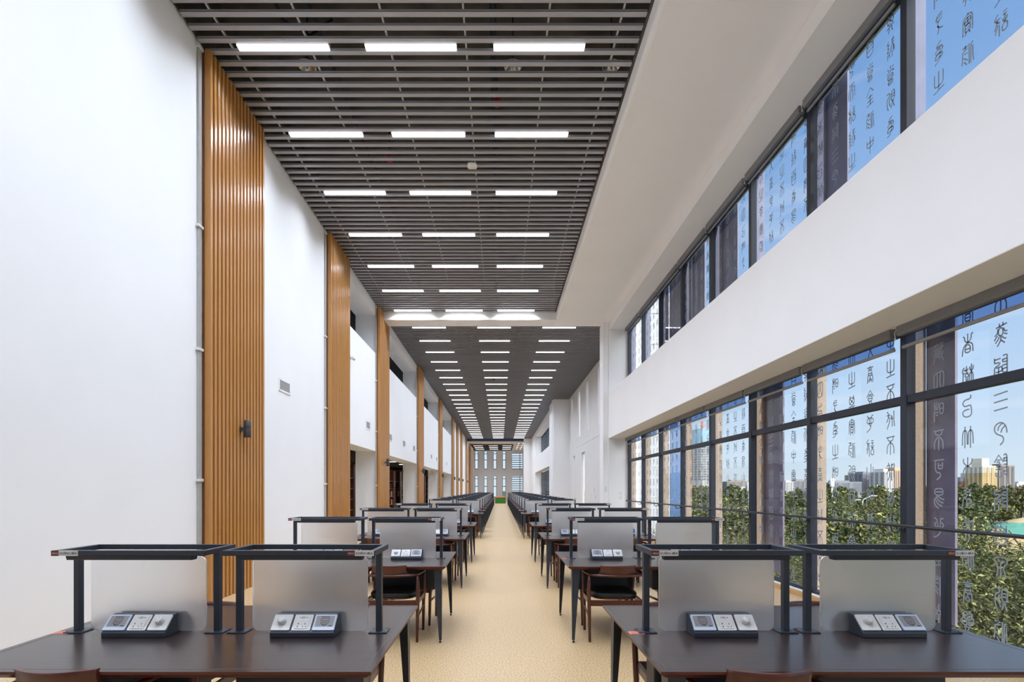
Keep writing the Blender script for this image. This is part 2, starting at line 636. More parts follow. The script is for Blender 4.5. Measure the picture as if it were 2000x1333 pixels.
# rooms behind the openings
mb = MB()
mb.box(-12.3, -12.0, 9, 48, 0, 8.6)
mb.box(-12.0, XL - 0.65, 8.7, 9, 0, 8.6)
mb.box(-12.0, XL - 0.65, 48, 48.3, 0, 8.6)
struct('wall_stacks', mb, M['greywall'], 'grey walls of the book stack rooms behind the openings', 'wall')
mb = MB()
mb.box(-12.0, XL - 0.65, 9, 48, 3.3, 4.5)
mb.box(-12.0, XL - 0.65, 9, 48, 7.3, 7.6)
struct('ceiling', mb, M['darkceil'], 'dark ceilings of the book stack rooms', 'ceiling')

# dark slab above the open baffles
mb = MB()
mb.box(XL, 1.83, Y0, 17.2, 8.3, 8.6)
mb.box(XL, 4.62, 17.2, 59.2, 8.3, 8.6)
mb.box(1.80, 1.83, Y0, 17.2, 7.3, 8.3)
mb.box(XL, XL + 0.02, Y0, 59.0, 7.34, 8.3)
mb.box(4.45, 4.47, 17.2, 59.0, 7.34, 8.3)
struct('ceiling', mb, M['void'], 'dark concrete slab above the open grey baffles', 'ceiling')

LAMP_Y = [6.71 + 1.65 * k for k in range(-7, 7)]
LAMP_Y2 = [18.35 + 1.65 * k for k in range(25)]
mb = MB()
y = Y0 + 0.05
ny = 0
k0 = math.floor((Y0 - 6.71) / PITCH)
k1 = math.floor((58.8 - 6.71) / PITCH)
for k in range(k0 + 2, k1):
    yc = 6.71 + PITCH * (k + 0.5)
    xr = 1.80 if yc < 16.95 else 4.45
    if 16.72 < yc < 17.5:
        continue
    x0, x1 = XL + 0.03, xr - 0.01
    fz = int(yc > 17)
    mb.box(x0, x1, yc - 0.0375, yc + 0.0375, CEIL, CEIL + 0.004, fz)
    mb.box(x0, x1, yc - 0.0375, yc - 0.0350, CEIL, CEIL + 0.030, fz)
    mb.box(x0, x1, yc + 0.0350, yc + 0.0375, CEIL, CEIL + 0.030, fz)
struct('ceiling', mb, [M['baffle'], M['bafflefar']], 'open ceiling of grey aluminium baffles across the hall', 'ceiling')
mb = MB()
for x in (-3.54, -2.51, -1.46, -0.45, 0.60, 1.50):
    mb.box(x - 0.011, x + 0.011, Y0, 16.8, CEIL + 0.035, CEIL + 0.065)
for x in (-3.4, -2.3, -1.2, -0.1, 1.0, 2.1, 3.2, 4.2):
    mb.box(x - 0.008, x + 0.008, 17.5, 58.9, CEIL + 0.035, CEIL + 0.065)
struct('trim_1', mb, M['carrier'], 'zinc rails carrying the ceiling baffles', 'ceiling rail')

# white bulkhead along the windows, with the step down to the window heads
arc = [(1.83 + 0.06 * (1 - math.cos(t)), 7.05 + 0.06 * (1 - math.sin(t))) for t in [i * PI / 2 / 6 for i in range(7)]]
poly = [(1.83, 8.3)] + arc + [(3.63, 7.05), (3.63, 6.80), (4.40, 6.80), (4.40, 8.3)]
mb = MB().prism(poly[::-1], 'y', Y0, 17.2)
struct('ceiling', mb, M['soffit'], 'white plaster bulkhead ceiling along the windows', 'ceiling')
mb = MB()
mb.box(XL + 0.12, 1.85, 16.78, 17.45, 7.05, 8.3)
mb.box(1.85, 4.40, 17.2, 17.45, 7.05, 8.3)
struct('trim_2', mb, M['soffit'], 'white cross beam between the two ceilings', 'beam', bevel=0.01)

# right side: spandrel, returns, slit wall, far bays
def spandrel(n, ya, yb):
    mb = MB().prism([(3.60, 3.19), (4.20, 3.19), (4.20, 3.28), (4.40, 3.28), (4.40, 4.70), (3.60, 4.70)][::-1], 'y', ya, yb)
    return struct(n, mb, M['white'], None, None, bevel=0.008)


tag(spandrel('wall_right', Y0, 17.0), 'white spandrel wall between the lower and upper windows', 'wall')
mb = MB().box(3.60, 4.62, Y0, -1.27, 0, 3.19).box(3.60, 4.62, Y0, -1.27, 4.7, 6.8)
struct('wall_right', mb, M['white'], 'white wall before the first window', 'wall')
mb = MB().box(3.60, 4.62, 17.0, 17.6, 0, 7.06)
mb.box(3.42, 3.60, 17.03, 17.6, 0, 7.06)
struct('wall_right', mb, M['white'], 'white pier closing the near window bays', 'wall', bevel=0.006)

slit_up = [(22.3, 23.4), (26.0, 26.65), (28.65, 29.5), (31.5, 32.2)]
slit_dn = [(27.0, 28.1), (30.6, 31.2)]
holes = [(a, b, 4.45, 7.15) for a, b in slit_up] + [(a, b, 0.3, 3.5) for a, b in slit_dn]
mb = MB()
wall_cells(mb, 4.47, 4.62, (17.6, 33.0), (0, 8.3), holes)
mb.box(4.455, 4.47, 17.6, 30.3, 3.93, 3.95)
struct('wall_right', mb, M['greywall'], 'pale grey wall with tall slit windows', 'wall')
mb = MB().box(3.44, 4.62, 33.0, 35.9, 0, 5.9).box(3.44, 4.62, 33.0, 35.9, 5.9, 8.3)
mb.box(3.38, 3.44, 33.3, 33.5, 0, 7.3)
struct('wall_right', mb, M['white'], 'white pier between the slit windows and the far bays', 'wall')
tag(spandrel('wall_right', 35.9, 52.6), 'white spandrel wall of the far window bays', 'wall')
mb = MB().box(3.60, 4.40, 35.9, 52.6, 6.9, 8.3)
struct('wall_right', mb, M['white'], 'white lintel over the far window bays', 'wall')
mb = MB().box(3.60, 4.62, 52.6, 59.0, 0, 8.3).box(2.70, 4.62, 59.0, 59.4, 0, 8.3).box(3.10, 3.42, 58.94, 59.0, 0, 7.3)
struct('wall_right', mb, M['white'], 'white wall where the hall meets the lobby', 'wall')
mb = MB().box(3.42, 3.62, 59.4, YEND, 0, 8.3)
struct('wall_right', mb, M['white'], 'white side wall of the lobby', 'wall')

# skirting and window ledge
mb = MB().box(4.20, 4.40, -1.27, 17.0, 0.0, 0.085).box(4.20, 4.40, 35.9, 52.6, 0.0, 0.085)
struct('trim_3', mb, M['white'], 'white ledge under the lower windows', 'ledge')
mb = MB().box(4.17, 4.20, -1.27, 17.0, 0.0, 0.075).box(4.17, 4.20, 35.9, 52.6, 0.0, 0.075)
struct('baseboard_right', mb, M['trimwood'], 'oak baseboard under the lower windows', 'baseboard')

# lobby at the far end
mb = MB().box(XL, 2.70, 59.0, 59.25, 7.02, 8.3)
struct('trim_4', mb, M['bluebeam'], 'blue fascia at the far end of the baffle ceiling', 'fascia')
mb = MB().box(-6.0, 3.62, 59.25, YEND, 7.3, 7.5)
struct('ceiling', mb, M['soffit'], 'white lobby ceiling with downlights', 'ceiling')
mb = MB()
for k in range(34):
    yy = 66.2 + k * 0.28
    mb.box(-4.2, 1.7, yy, yy + 0.12, 7.20, 7.26)
mb.box(-4.2, 1.7, 66.1, 75.7, 7.27, 7.30)
struct('ceiling', mb, M['darkceil'], 'dark slatted panel in the lobby ceiling', 'ceiling')
cols = [-3.86, -2.46, -1.05, 0.35]
def wall_far():
    holes = []
    for c in cols:
        holes += [(c, c + 0.48, 4.55, 7.25), (c, c + 0.48, 0.3, 3.45)]
    holes += [(1.80, 3.40, 4.55, 6.9), (1.80, 3.40, 0.3, 3.45)]
    mb = MB()
    wall_cells(mb, YEND, YEND + 0.3, (-6.0, 3.62), (0.0, 8.0), holes)
    mb.v = [(v[1], v[0], v[2]) for v in mb.v]
    mb.f = [f[::-1] for f in mb.f]
    return struct('wall_far', mb, M['white'], 'pale grey end wall with narrow windows', 'wall'), holes


_, far_holes = wall_far()

# ------------------------------------------------------------------ windows with seal-script lettering
GL = {
 'bu': "!0,.8 10,0|2,.7 2.3,3 5,4 7.7,3 8,.5|!5,4 5,16|1,15 1.3,9 5,5.2 8.7,9 9,15",
 'zhi': "!5,0 5,14|1,1 1,9 2,11 5,11.6|9,1 9,9 8,11 5,11.6|!0,15.5 10,14",
 'ke': "!0,1 10,.5|2,1 1.8,7 3,10 6,11 6.5,13 5,15 3,16|4.5,3 4.7,7 6.5,7.5 8.3,7 8.5,2.5|!4.6,5 8.4,5",
 'yi': "1,3 2,.8 5,.3 8,.8 9,3 8,5 5,5.5 2,5 1,3|!1,3 9,3|4,6 1,9 1.5,13 5,16|4,6 7,8 10,9|3,7.5 6,10.5 9.5,11.5|2,9 4.5,12.5 8,14",
 'si': "1,2 4,.5 9,.3 9.5,8 8.5,14 5,15.5 1.5,15 .5,8 1,2|3.5,1 3.7,9 2.5,13.5|6.5,.5 6.3,9 8,13.5",
 'san': "!0,4 10,2.5|!0,9 10,7.8|!0,14.6 10,13.4",
 'xi': "9.5,8 8.5,3 5,.5 1.5,2 .5,5 2,8 6,10 7,12 6.5,14 4.5,16|6,1.2 3.5,3.5 3,6|8.2,3 6,5 5.2,7.5",
 'zhu': "!2.7,0 2.7,16|.5,14 1,5 2.7,3 4.3,5 4.7,13.5|!7.3,0 7.3,16|5.3,13.5 5.7,5 7.3,3 9,5 9.5,13",
 'mu': "!5,0 5,16|1.5,1 1.8,4 5,6.5 8.2,4 8.5,1|1,15.5 2,9 5,6.8 8,9 9,15.5",
 'bai': "7.5,0 7,2.5 2.5,3.5 1,6 3,8 7,7.5 8,10 8,14 6,15.7 2.5,15.5 1,13.5 1.5,11.5 4,10.5 6.5,10.5",
 'xiang': "!5,0 5,7|1,2 2.2,2.2 2.8,5 5,6.5 7.5,4.5 8,1 9.5,.7|.5,16 1.5,10 5,7 8.7,8.5 9.3,14|3.2,9.5 3,13 5,14 7,13 6.8,9.5 5,8.3 3.2,9.5|!3.2,11.5 6.9,11.3",
 'yan': "!1.5,3.2 9.5,1.5|!4,.5 4.2,3|!6.6,0 6.6,2.5|3.5,5 5,3.5 6.5,5 6.5,8 5,9 3.5,8 3.5,5|3,4 2.5,7 .5,8.5|7,4 8,6.5 9.8,6.7|2.7,8.5 .3,11.5|7.3,8 9.8,9|4,9.5 3,11.5 1,13.5|6,9.5 7,11 9,11.8|5,9 5,12 2.5,16|5,12 8,14.5",
 'kai': "!.5,1 .5,4.5|!.5,2.3 5,1.8|.5,4.5 4,4.7 4,6 1,7.5 .5,10 .5,16|!1.5,8 6,7.6|!1.2,11 5.5,10.7|!3.5,8 3.5,16|6,7.6 6,9.8 5.2,10.7|6.5,.3 9.3,.3 9.6,3 9.6,16|!6,3 9.5,2.7|6.4,3 6.7,4.6 9.5,4.7|!6,7 9.5,6.7|!6,9.4 9.5,9|6.3,9.4 6.8,11.6 9.5,12",
 'gui': "!.5,5 3.5,0 7,5|!2.2,3.5 5,3.5|2,5 4,5 4,7|!1.5,8 6,8|!1.5,10 6,10|!4,7 4,10|2,12 1.5,14 3.5,15.5 5.5,14 5,12|7,.3 9.3,.7 9.5,16|!7,2.2 9.5,2.2|7.3,2.2 7.5,4 9.5,4|!7.5,6.5 9.5,6.5|!7.5,8.5 9.5,8.5|!7,11 9.5,11|7.3,11 7.7,13 9.5,13.5",
 'hun': "!0,1 10,.5|!5,.8 5,4|1,3 1,12 2.5,15.5 7.5,15.5 9,12 9,3|!1,7.3 9,7|!1,10.7 9,10.5|1,6 5,4 9,6",
 'zong': "!5,0 5,2|2,16 3,10 2,6.5 .7,5 1,3 5,2 9,3 9.5,6 7.5,8 7.3,11 9,16|!2.8,4.8 7.5,4.8|!5,4.8 5,16",
 'shi': ".3,.8 3.5,1 4,3.5 1.5,5 1,9 1.5,13 2.7,15.5|4,5 3.5,9 5,13.5|6,2 8,1 9.7,2.5 9.5,8 7.7,9.5 6,8 6,2|!6,4 9.6,4|!6,6.3 9.6,6.3|7,9.5 6.8,12 5.7,15.5|8.3,9.5 8.3,12 9.5,16",
 'xin': ".5,1 5,1.5|!3,0 3,3|.8,9 .9,4.5 2,3.6 5,3.2|.8,9 .2,13|2,6 5,6.5|1.6,8.5 5,12|2,11.5 4.3,15|!6.2,1 6.2,16|7.6,16 7.7,3 9.5,2|9,4 9.2,10 9.8,16",
 'shu': "2.5,2 1,3 .8,5.5 2.5,6.5|!1.5,4 3,4|1.2,6 1.2,10 .5,16|!4,1 4,5|2.8,3.5 4,4.8 5.5,3|!3,6 5.5,6|3.2,7 3.2,9 5.3,9 5.3,7 3.2,7|!3.5,10 4,13|!5,10 4.6,13|!2.8,13.6 5.8,13.4|!8,0 8,15|6.5,2 7,4 8,5 9.2,4 9.5,1.5|6.3,14 6.5,8 8,6 9.3,8 9.5,14",
 'zhe': "!2,2 8,1|!5,0 5,4|1.5,4.5 8.5,3.5|7.5,1.5 4,6 1.5,8 1,12 .3,16|4.5,9 4.3,13 6,14.5 8,13 8,9 6,8 4.5,9|!4.5,11 8,11",
 'chu': "!2.5,0 3,2.5|.5,3 4.5,2.5|3.8,3 3.5,6 .2,10|3,6 4,9 3.5,13 1.5,16|!6.3,1 6.3,16|6.3,3 9.3,1.5 9,8 9.5,13.5",
 'shi2': "!1,0 1,3|.8,3 .8,9 2,11 4,10.5 5,8 5,3|!.8,5.5 5,5.5|6,13 6,4 7.5,1 9.3,4 9.6,14|!7.7,1 7.7,16",
 'jia': "!1,1.5 9,1.5|!5,0 5,1.5|!2.5,4.3 7.5,4.3|!2.5,3 7.5,3|3,5.5 2.7,8 5,9 7.3,8 7,5.5|!3,7 7,7|1.5,16 2,10 3,8.5|8.5,15.5 8.3,10 7,8.5|3.5,15 5,11 6.5,15|!5,9 5,11|4,12 3,14|6,12 7,14",
 'meng': "2,1 5,0 8,1 8,5 2,5 2,1|!2,3 8,3|!5,0 5,5|.5,5 .5,9 4,10 4,6|!.5,7.5 4,7.5|6,6 6,9.5 9.5,8.5 9.5,4|!6,7.5 9.5,7|!2,11.5 8,11|3,11.5 3.5,14 8,15.5|6.5,11.5 5,14 2.5,16",
 'cang': "!.5,2 5,1.5|!1.8,.7 2,3|!3.8,.3 4,2.5|!5.5,1.5 9.5,1|!6.8,0 7,2|!8.7,0 8.7,2|!.3,5 8,4|1.5,5 1.7,9 .3,16|!.3,9 2,8|!3,6 6,6|!3,8.5 6,8.5|!3,11 6,11|!3,6 3,11|!6,6 6,11|!4.5,6 4.5,11|7.3,4 7.5,9 9.5,14.5|9.5,6.5 8,10 6,12.5|8.7,1.5 9,3.5",
 'yun': "!2.8,0 2.8,5|1,1 1,3.5 4.5,3.5 4.5,1|!.5,5 5,5|.8,16 1,7 4.5,6.5|1.5,9 4.5,8.5|2,11 4.5,11|6,3 7.5,2 9.3,3 9,9 7.5,10 6.2,9 6,3|!6,6 9.2,6",
 'ye': ".7,.5 3,2 4,5 4,9 6,11|9.5,1 7.5,1.2 6.5,3 6.5,10 5.5,13 3,15 .3,16|4,4 2,4.5 1.3,6.5 3,8 5,8 8,8 9.3,6.5 8.5,4.5 6.5,4",
 'shi3': "!.5,6 5,0 9.5,6|!3,4 7,4|3,5.5 2.5,9 5,10 7.5,9 7,5.5 3,5.5|!3,7.5 7,7.5|4.5,10 4,13 2,16|6,10 7.5,13 7.5,16",
 'hu': "1,.5 3,2.5 4,4|9,.5 7,1.5 6,4 6,10 5,13 .5,16|4,3 1.2,4.5 1.5,7.5 4.5,8 8.5,7.5 9,4.5 6.5,3 4,3|4,4 4.2,9 6,10.5",
 'shan': "1,3 1,12 4,12 6,10 6,0|!9,3 9,14|6,10 9,10",
 'qi': "!2.5,0 2.5,3|!7.5,0 7.5,3|2,3 2,8 5,9.5 8,8 8,3 2,3|!2.3,3.3 7.7,8.3|!7.7,3.3 2.3,8.3|!.5,11.3 9.5,10.7|3.5,11 3.3,14 2.5,16|6.5,11 6.7,14 7.5,16",
 'shi4': "!5,0 5,1.5|1,15 1.2,6 2,2.5 5,1.5 8,2.5 8.8,6 9,15|3,4 7,4 7,8 3,8 3,4|!5,3 5,9|!2,6 8,6|3.2,9 3.2,13 6.8,13 6.8,9 3.2,9|!3.2,11 6.8,11|!4,13 3,16|!6,13 7,16",
 'zhong': "!5,0 5,16|1,2.5 1,8 3,9.5 7,9.5 9,8 9,2.5|!1,5.5 9,5.5",
 'quan': "!.5,6 5,0 9.5,6|!2,8.5 8,8.5|!1.5,12 8.5,12|!.5,15.5 9.5,15.5|!5,7 5,15.5",
 'shi5': "8,1 4,1.5 2.5,4 4,6 8,5.5|2.8,3.5 8,3|5,6 4,9 6,12 9,13.5|3.5,9 5,12 4,16",
 'man': "7,0 4,1.5 3,3 7,4 8.5,6 8.5,8|3,4 7,5|2,8 3,5.5 7,6.5|2.5,9 8,8|5,9 2,10 2,12.5 5,12 8,12.5 8,10 5,9|6.5,9 6,13 4,15 1,16",
 'shu2': "1,.5 3,3|.3,4 5,3.5|3,3.5 2,7 .3,10|3,5 4,9 1,16|6.5,4 5.5,7 8,7|!7,5 7,14|9,.5 9,8 9.8,14",
 'yuan': "3,0 1,2.5 3.5,3.5 1.5,6 3.5,7 1,9 4,10|2,11 1.5,16|!3.5,11 4,15|6,1 9,.5 6.5,3 9.5,4|7.5,4 5.5,8|8,5 8.5,10 6.5,16|6,8 5.5,12|9,7 9.5,12",
 'dang': "!5,0 5,3|1.5,1.5 3,3.5|8.5,1.5 7,3.5|1,7 2.5,5 7.5,5 9,7|2.5,8 2.5,11.5 7.5,11.5 7.5,8 2.5,8|3,13 3,16 7,16 7,13 3,13|!3,14.5 7,14.5|!2.5,9.7 7.5,9.7",
 'yu': "3,0 .5,3 5,4|1,4 4.5,7|!3,4 .5,10|!3,7 1,13|!4,8 4,16|!6.5,1.5 9.5,1.5|!6.5,3.5 9.5,3.5|6.5,5.5 7,8 9,8 9.5,5.5|!8,3.5 8,9|6.5,10 6.5,14 9.5,14 9.5,10 6.5,10",
 'er': "!1,.5 9,.5|!5,.5 5,3.5|.7,14 1,5 2.5,3.5 7.5,3.5 9,5 9.3,14|3.5,16 3.5,7 5,5.5 6.5,7 6.5,16",
 'ru': "1.5,.8 8,1.2|3,1 2.5,4 5,4.5 6.5,1|5,4.5 4.5,10 1.5,16|5.5,6 6.5,11 9.5,15",
}


def smooth_pts(pts, straight):
    if straight or len(pts) < 3:
        return pts
    closed = pts[0] == pts[-1]
    out = []
    n = len(pts)
    for i in range(n - 1):
        p1, p2 = pts[i], pts[i + 1]
        p0 = pts[i - 1] if i > 0 else (pts[n - 2] if closed else p1)
        p3 = pts[i + 2] if i + 2 < n else (pts[1] if closed else p2)
        for s in range(4):
            t = s / 4
            out.append(tuple(0.5 * (2 * p1[k] + (p2[k] - p0[k]) * t + (2 * p0[k] - 5 * p1[k] + 4 * p2[k] - p3[k]) * t * t
                                    + (3 * p1[k] - p0[k] - 3 * p2[k] + p3[k]) * t ** 3) for k in (0, 1)))
    out.append(pts[-1])
    return out


STROKES = {}
for key, d in GL.items():
    STROKES[key] = []
    for part in d.split('|'):
        st = part.startswith('!')
        pts = [tuple(float(c) for c in q.split(',')) for q in part.lstrip('!').split()]
        STROKES[key].append(smooth_pts(pts, st))

COLS = [
 ['bu', 'yan', 'kai', 'san', 'xi', 'gui', 'kai', 'hun', 'zong', 'shi', 'xin'],
 ['shi4', 'xiang', 'shu', 'bai', 'zhu', 'mu', 'zhe', 'chu', 'shi2', 'jia', 'meng'],
 ['hu', 'cang', 'si', 'yun', 'bu', 'ke', 'yi', 'ye', 'zhi', 'xin', 'mu'],
 ['yun', 'yuan', 'hun', 'man', 'yi', 'shan', 'zhe', 'er', 'bu', 'zhong', 'qi'],
 ['zhi', 'zhi', 'bu', 'shu2', 'bu', 'chu', 'yuan', 'zhi', 'jia', 'mu', 'ke'],
 ['ru', 'jia', 'shi3', 'hu', 'yu', 'shan', 'yun', 'yuan', 'bai', 'chu', 'zhi'],
 ['er', 'zhi', 'qi', 'shi4', 'xin', 'shi', 'er', 'chu', 'meng', 'si', 'quan'],
 ['yi', 'yun', 'shi5', 'man', 'zhi', 'yun', 'xi', 'ru', 'hun', 'ke', 'zong'],
 ['shan', 'si', 'bai', 'yun', 'shi5', 'jia', 'zhi', 'yuan', 'bu', 'mu', 'hu'],
 ['qi', 'yuan', 'dang', 'shi', 'man', 'jia', 'meng', 'zhu', 'chu', 'er', 'yi'],
 ['hun', 'dang', 'quan', 'xin', 'zhong', 'shi4', 'zhong', 'yuan', 'zhi', 'ru', 'zhe'],
 ['ke', 'er', 'yu', 'yuan', 'zhi', 'shu', 'jia', 'xi', 'shan', 'dang', 'san'],
]
BZ = [-1.23 + 1.65 * k for k in range(12)]      # mullions: -1.23 ... 16.92
GX = 4.295
FILM_X = GX - 0.004


def lettering(ya, yb, ztop, zbot, off):
    """columns every 0.31 m, characters every 0.284 m, read from the room"""
    mb = MB()
    k = math.ceil((ya + 0.10 - 4.39) / 0.31)
    while 4.39 + 0.31 * k < yb - 0.09:
        yc = 4.39 + 0.31 * k
        seq = COLS[(k + off) % len(COLS)]
        for i, g in enumerate(seq):
            zc = ztop - 0.284 * i
            if zc - 0.1 < zbot:
                break
            fn = lambda u, v: (FILM_X, yc - (u - 5) * 0.0122, zc + (8 - v) * 0.0125)
            for st in STROKES[g]:
                mb.ribbon(st, 1.02, fn)
        k += 1
    return mb


wcount = 0
def window(ya, yb, z0, z1, transom, ztop, off, letters=True, label=None):
    """one bay: frame bars, pane and etched lettering; y from mullion to mullion"""
    global wcount
    wcount += 1
    w = empty('window_%d' % wcount, (0, 0, 0), label=label, cat='window', kind='structure')
    mb = MB()
    mb.box(4.225, 4.325, yb - 0.042, yb + 0.042, z0, z1)
    mb.box(4.245, 4.325, ya + 0.042, yb - 0.042, z0, z0 + 0.05)
    mb.box(4.245, 4.325, ya + 0.042, yb - 0.042, z1 - 0.06, z1)
    if transom:
        mb.box(4.235, 4.325, ya + 0.042, yb - 0.042, transom - 0.042, transom + 0.042)
    mb.build('window_frame', M['frame'], w, bevel=0.004, seg=1)
    MB().box(GX, GX + 0.006, ya + 0.03, yb - 0.03, z0 + 0.03, z1 - 0.03).build('pane', M['pane'], w)
    if letters:
        mb = lettering(ya + 0.04, yb - 0.04, ztop, z0 + 0.05, off)
        if mb.v:
            mb.build('lettering', M['film'], w)
    return w


for i in range(len(BZ) - 1):
    ya, yb = BZ[i], BZ[i + 1]
    n = i + 1
    far = yb > 14
    window(ya, yb, 0.085, 3.19, 2.44, 3.114, 0, label='lower lettered glass bay, %s from the near end' % ORD[i])
for i in range(len(BZ) - 1):
    window(BZ[i], BZ[i + 1], 4.70, 6.80, None, 6.63, 5, label='upper lettered glass bay, %s from the near end' % ORD[i])
for i in range(10):
    ya = 35.95 + 1.65 * i
    window(ya, ya + 1.65, 0.085, 3.19, 2.44, 3.1, 0, False, label='lower glass bay beyond the slit windows, %s in line' % ORD[i])
    window(ya, ya + 1.65, 4.70, 6.90, None, 3.1, 0, False, label='upper glass bay beyond the slit windows, %s in line' % ORD[i])


def slit(name, y0, y1, z0, z1, label):
    global wcount
    wcount += 1
    w = empty('window_%d' % wcount, (0, 0, 0), label=label, cat='window', kind='structure')
    mb = MB()
    for a, b, c, d in ((y0, y0 + 0.05, z0, z1), (y1 - 0.05, y1, z0, z1), (y0, y1, z0, z0 + 0.05), (y0, y1, z1 - 0.05, z1)):
        mb.box(4.54, 4.60, a, b, c, d)
    mb.build('window_frame', M['plate'], w)
    MB().box(4.57, 4.576, y0, y1, z0, z1).build('pane', M['pane'], w)


for i, (a, b) in enumerate(slit_up):
    slit('slit', a, b, 4.45, 7.15, 'tall upper slit window, %s along the grey wall' % ORD[i])
for i, (a, b) in enumerate(slit_dn):
    slit('slit', a, b, 0.3, 3.5, 'tall lower slit window, %s along the grey wall' % ORD[i])

fn_names = ['first', 'second', 'third', 'fourth']
for i, (a, b, z0, z1) in enumerate(far_holes):
    wcount += 1
    up = z0 > 4
    nm = ('upper' if up else 'lower') + (' louvred window in the end wall' if a > 1.5 else ' narrow window in the end wall, %s in line' % fn_names[min(i // 2, 3)])
    w = empty('window_%d' % wcount, label=nm, cat='window', kind='structure')
    mb = MB()
    if a > 1.5:
        k = 0
        z = z0
        while z < z1 - 0.05:
            mb.box(a, b, YEND + 0.02, YEND + 0.10, z, z + 0.10)
            z += 0.33
        mb.box(b - 0.45, b - 0.37, YEND + 0.02, YEND + 0.10, z0, z1)
    else:
        for zz in ((z0, z0 + 0.08), (z0 + (z1 - z0) * 0.5, z0 + (z1 - z0) * 0.5 + 0.1), (z1 - 0.4, z1 - 0.32)):
            mb.box(a, b, YEND + 0.02, YEND + 0.10, *zz)
        mb.box(a, a + 0.05, YEND + 0.02, YEND + 0.10, z0, z1)
        mb.box(b - 0.05, b, YEND + 0.02, YEND + 0.10, z0, z1)
    mb.build('window_frame', M['frame'], w)
    MB().box(a, b, YEND + 0.12, YEND + 0.126, z0, z1).build('pane', M['pane'], w)

# stone fins, and panels added outside the glass to imitate its reflections
mb = MB()
for y in BZ:
    mb.box(4.335, 4.49, y + 0.03, y + 0.13, -9, 3.35)
struct('trim_5', mb, M['granite'], 'tan granite fins outside the lower mullions', 'facade fin')
mb = MB()
for y in BZ:
    mb.box(4.335, 4.49, y + 0.03, y + 0.13, 3.36, 9)
struct('trim_6', mb, M['cladblue'], 'grey fins outside the upper mullions', 'facade fin')
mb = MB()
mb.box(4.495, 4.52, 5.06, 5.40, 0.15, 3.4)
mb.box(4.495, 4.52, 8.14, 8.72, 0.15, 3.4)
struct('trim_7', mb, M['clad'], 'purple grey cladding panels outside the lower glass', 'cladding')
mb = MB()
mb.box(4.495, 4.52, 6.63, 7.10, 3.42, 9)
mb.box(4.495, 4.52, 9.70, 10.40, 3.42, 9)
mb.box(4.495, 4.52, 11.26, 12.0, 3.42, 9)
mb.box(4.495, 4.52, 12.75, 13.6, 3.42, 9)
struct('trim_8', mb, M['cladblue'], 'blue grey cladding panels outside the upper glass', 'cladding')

# ------------------------------------------------------------------ roller blinds
def blind(y0, y1, ztop, drop, label, group):
    b = empty('roller_blind', ((4.16), (y0 + y1) / 2, ztop), label=label, cat='blind', group=group)
    h = (y1 - y0) / 2 - 0.045
    mb = MB().prism([(-0.045, 0), (0.045, 0), (0.045, -0.10), (-0.03, -0.10), (-0.045, -0.085)][::-1], 'y', -h, h)
    mb.build('cassette', M['fabric'], b, bevel=0.004, seg=1)
    MB().box(0.018, 0.020, -h + 0.02, h - 0.02, -drop, -0.09).build('cloth', M['cloth'], b)
    MB().box(0.006, 0.032, -h + 0.01, h - 0.01, -drop - 0.032, -drop).build('bottom_bar', M['bar'], b, bevel=0.004, seg=1)
    pts = [(-0.03 - 0.05 * math.sin(PI * t) * (1 - t), h - 0.02 + 0.05 * t, -0.03 - 0.09 * t) for t in [k / 8 for k in range(9)]]
    mb = MB().sweep(pts, 0.004, 6)
    mb.lathe([(0.0, -0.012), (0.009, -0.006), (0.009, 0.006), (0.0, 0.012)], pts[-1], 8)
    mb.build('pull_cord', M['cord'], b)


for i in range(len(BZ) - 1):
    blind(BZ[i], BZ[i + 1], 3.19, 0.20, 'half-rolled grey blind over the lower window bay, %s from the near end' % ORD[i], 'roller blinds over the lower windows')
    blind(BZ[i], BZ[i + 1], 6.80, 0.14, 'rolled-up grey blind over the upper window bay, %s from the near end' % ORD[i], 'roller blinds over the upper windows')

# ------------------------------------------------------------------ handrails
def handrail(ya, yb, label):
    r = empty('handrail', (4.10, ya, 1.125), label=label, cat='handrail')
    MB().sweep([(0, 0, 0), (0, yb - ya, 0)], 0.017, 10).build('rail', M['navydark'], r)
    MB().box(-0.02, 0.02, yb - ya, yb - ya + 0.05, -0.022, 0.022).build('end_cap', M['navydark'], r, bevel=0.003)
    return r


def rail_bracket(r, y):
    pts = [(0, y, -0.015)] + [(0.045 - 0.045 * math.cos(t), y, -0.03 - 0.05 * math.sin(t) * 1.0) for t in [k * PI / 8 for k in range(0, 6)]] + [(0.115, y, -0.045)]
    mb = MB().sweep(pts, 0.0075, 8)
    mb.lathe([(0.026, 0.0), (0.026, 0.008)], (0.108, y, -0.045), 14, axis='x')
    mb.build('bracket', M['navydark'], r)


hr = handrail(-1.1, 16.60, 'long dark steel handrail in front of the lower windows')
for y in BZ[1:-1]:
    rail_bracket(hr, y + 1.1)
hr = handrail(36.0, 52.2, 'dark steel handrail in front of the distant windows')
for k in range(1, 10):
    rail_bracket(hr, 1.65 * k)

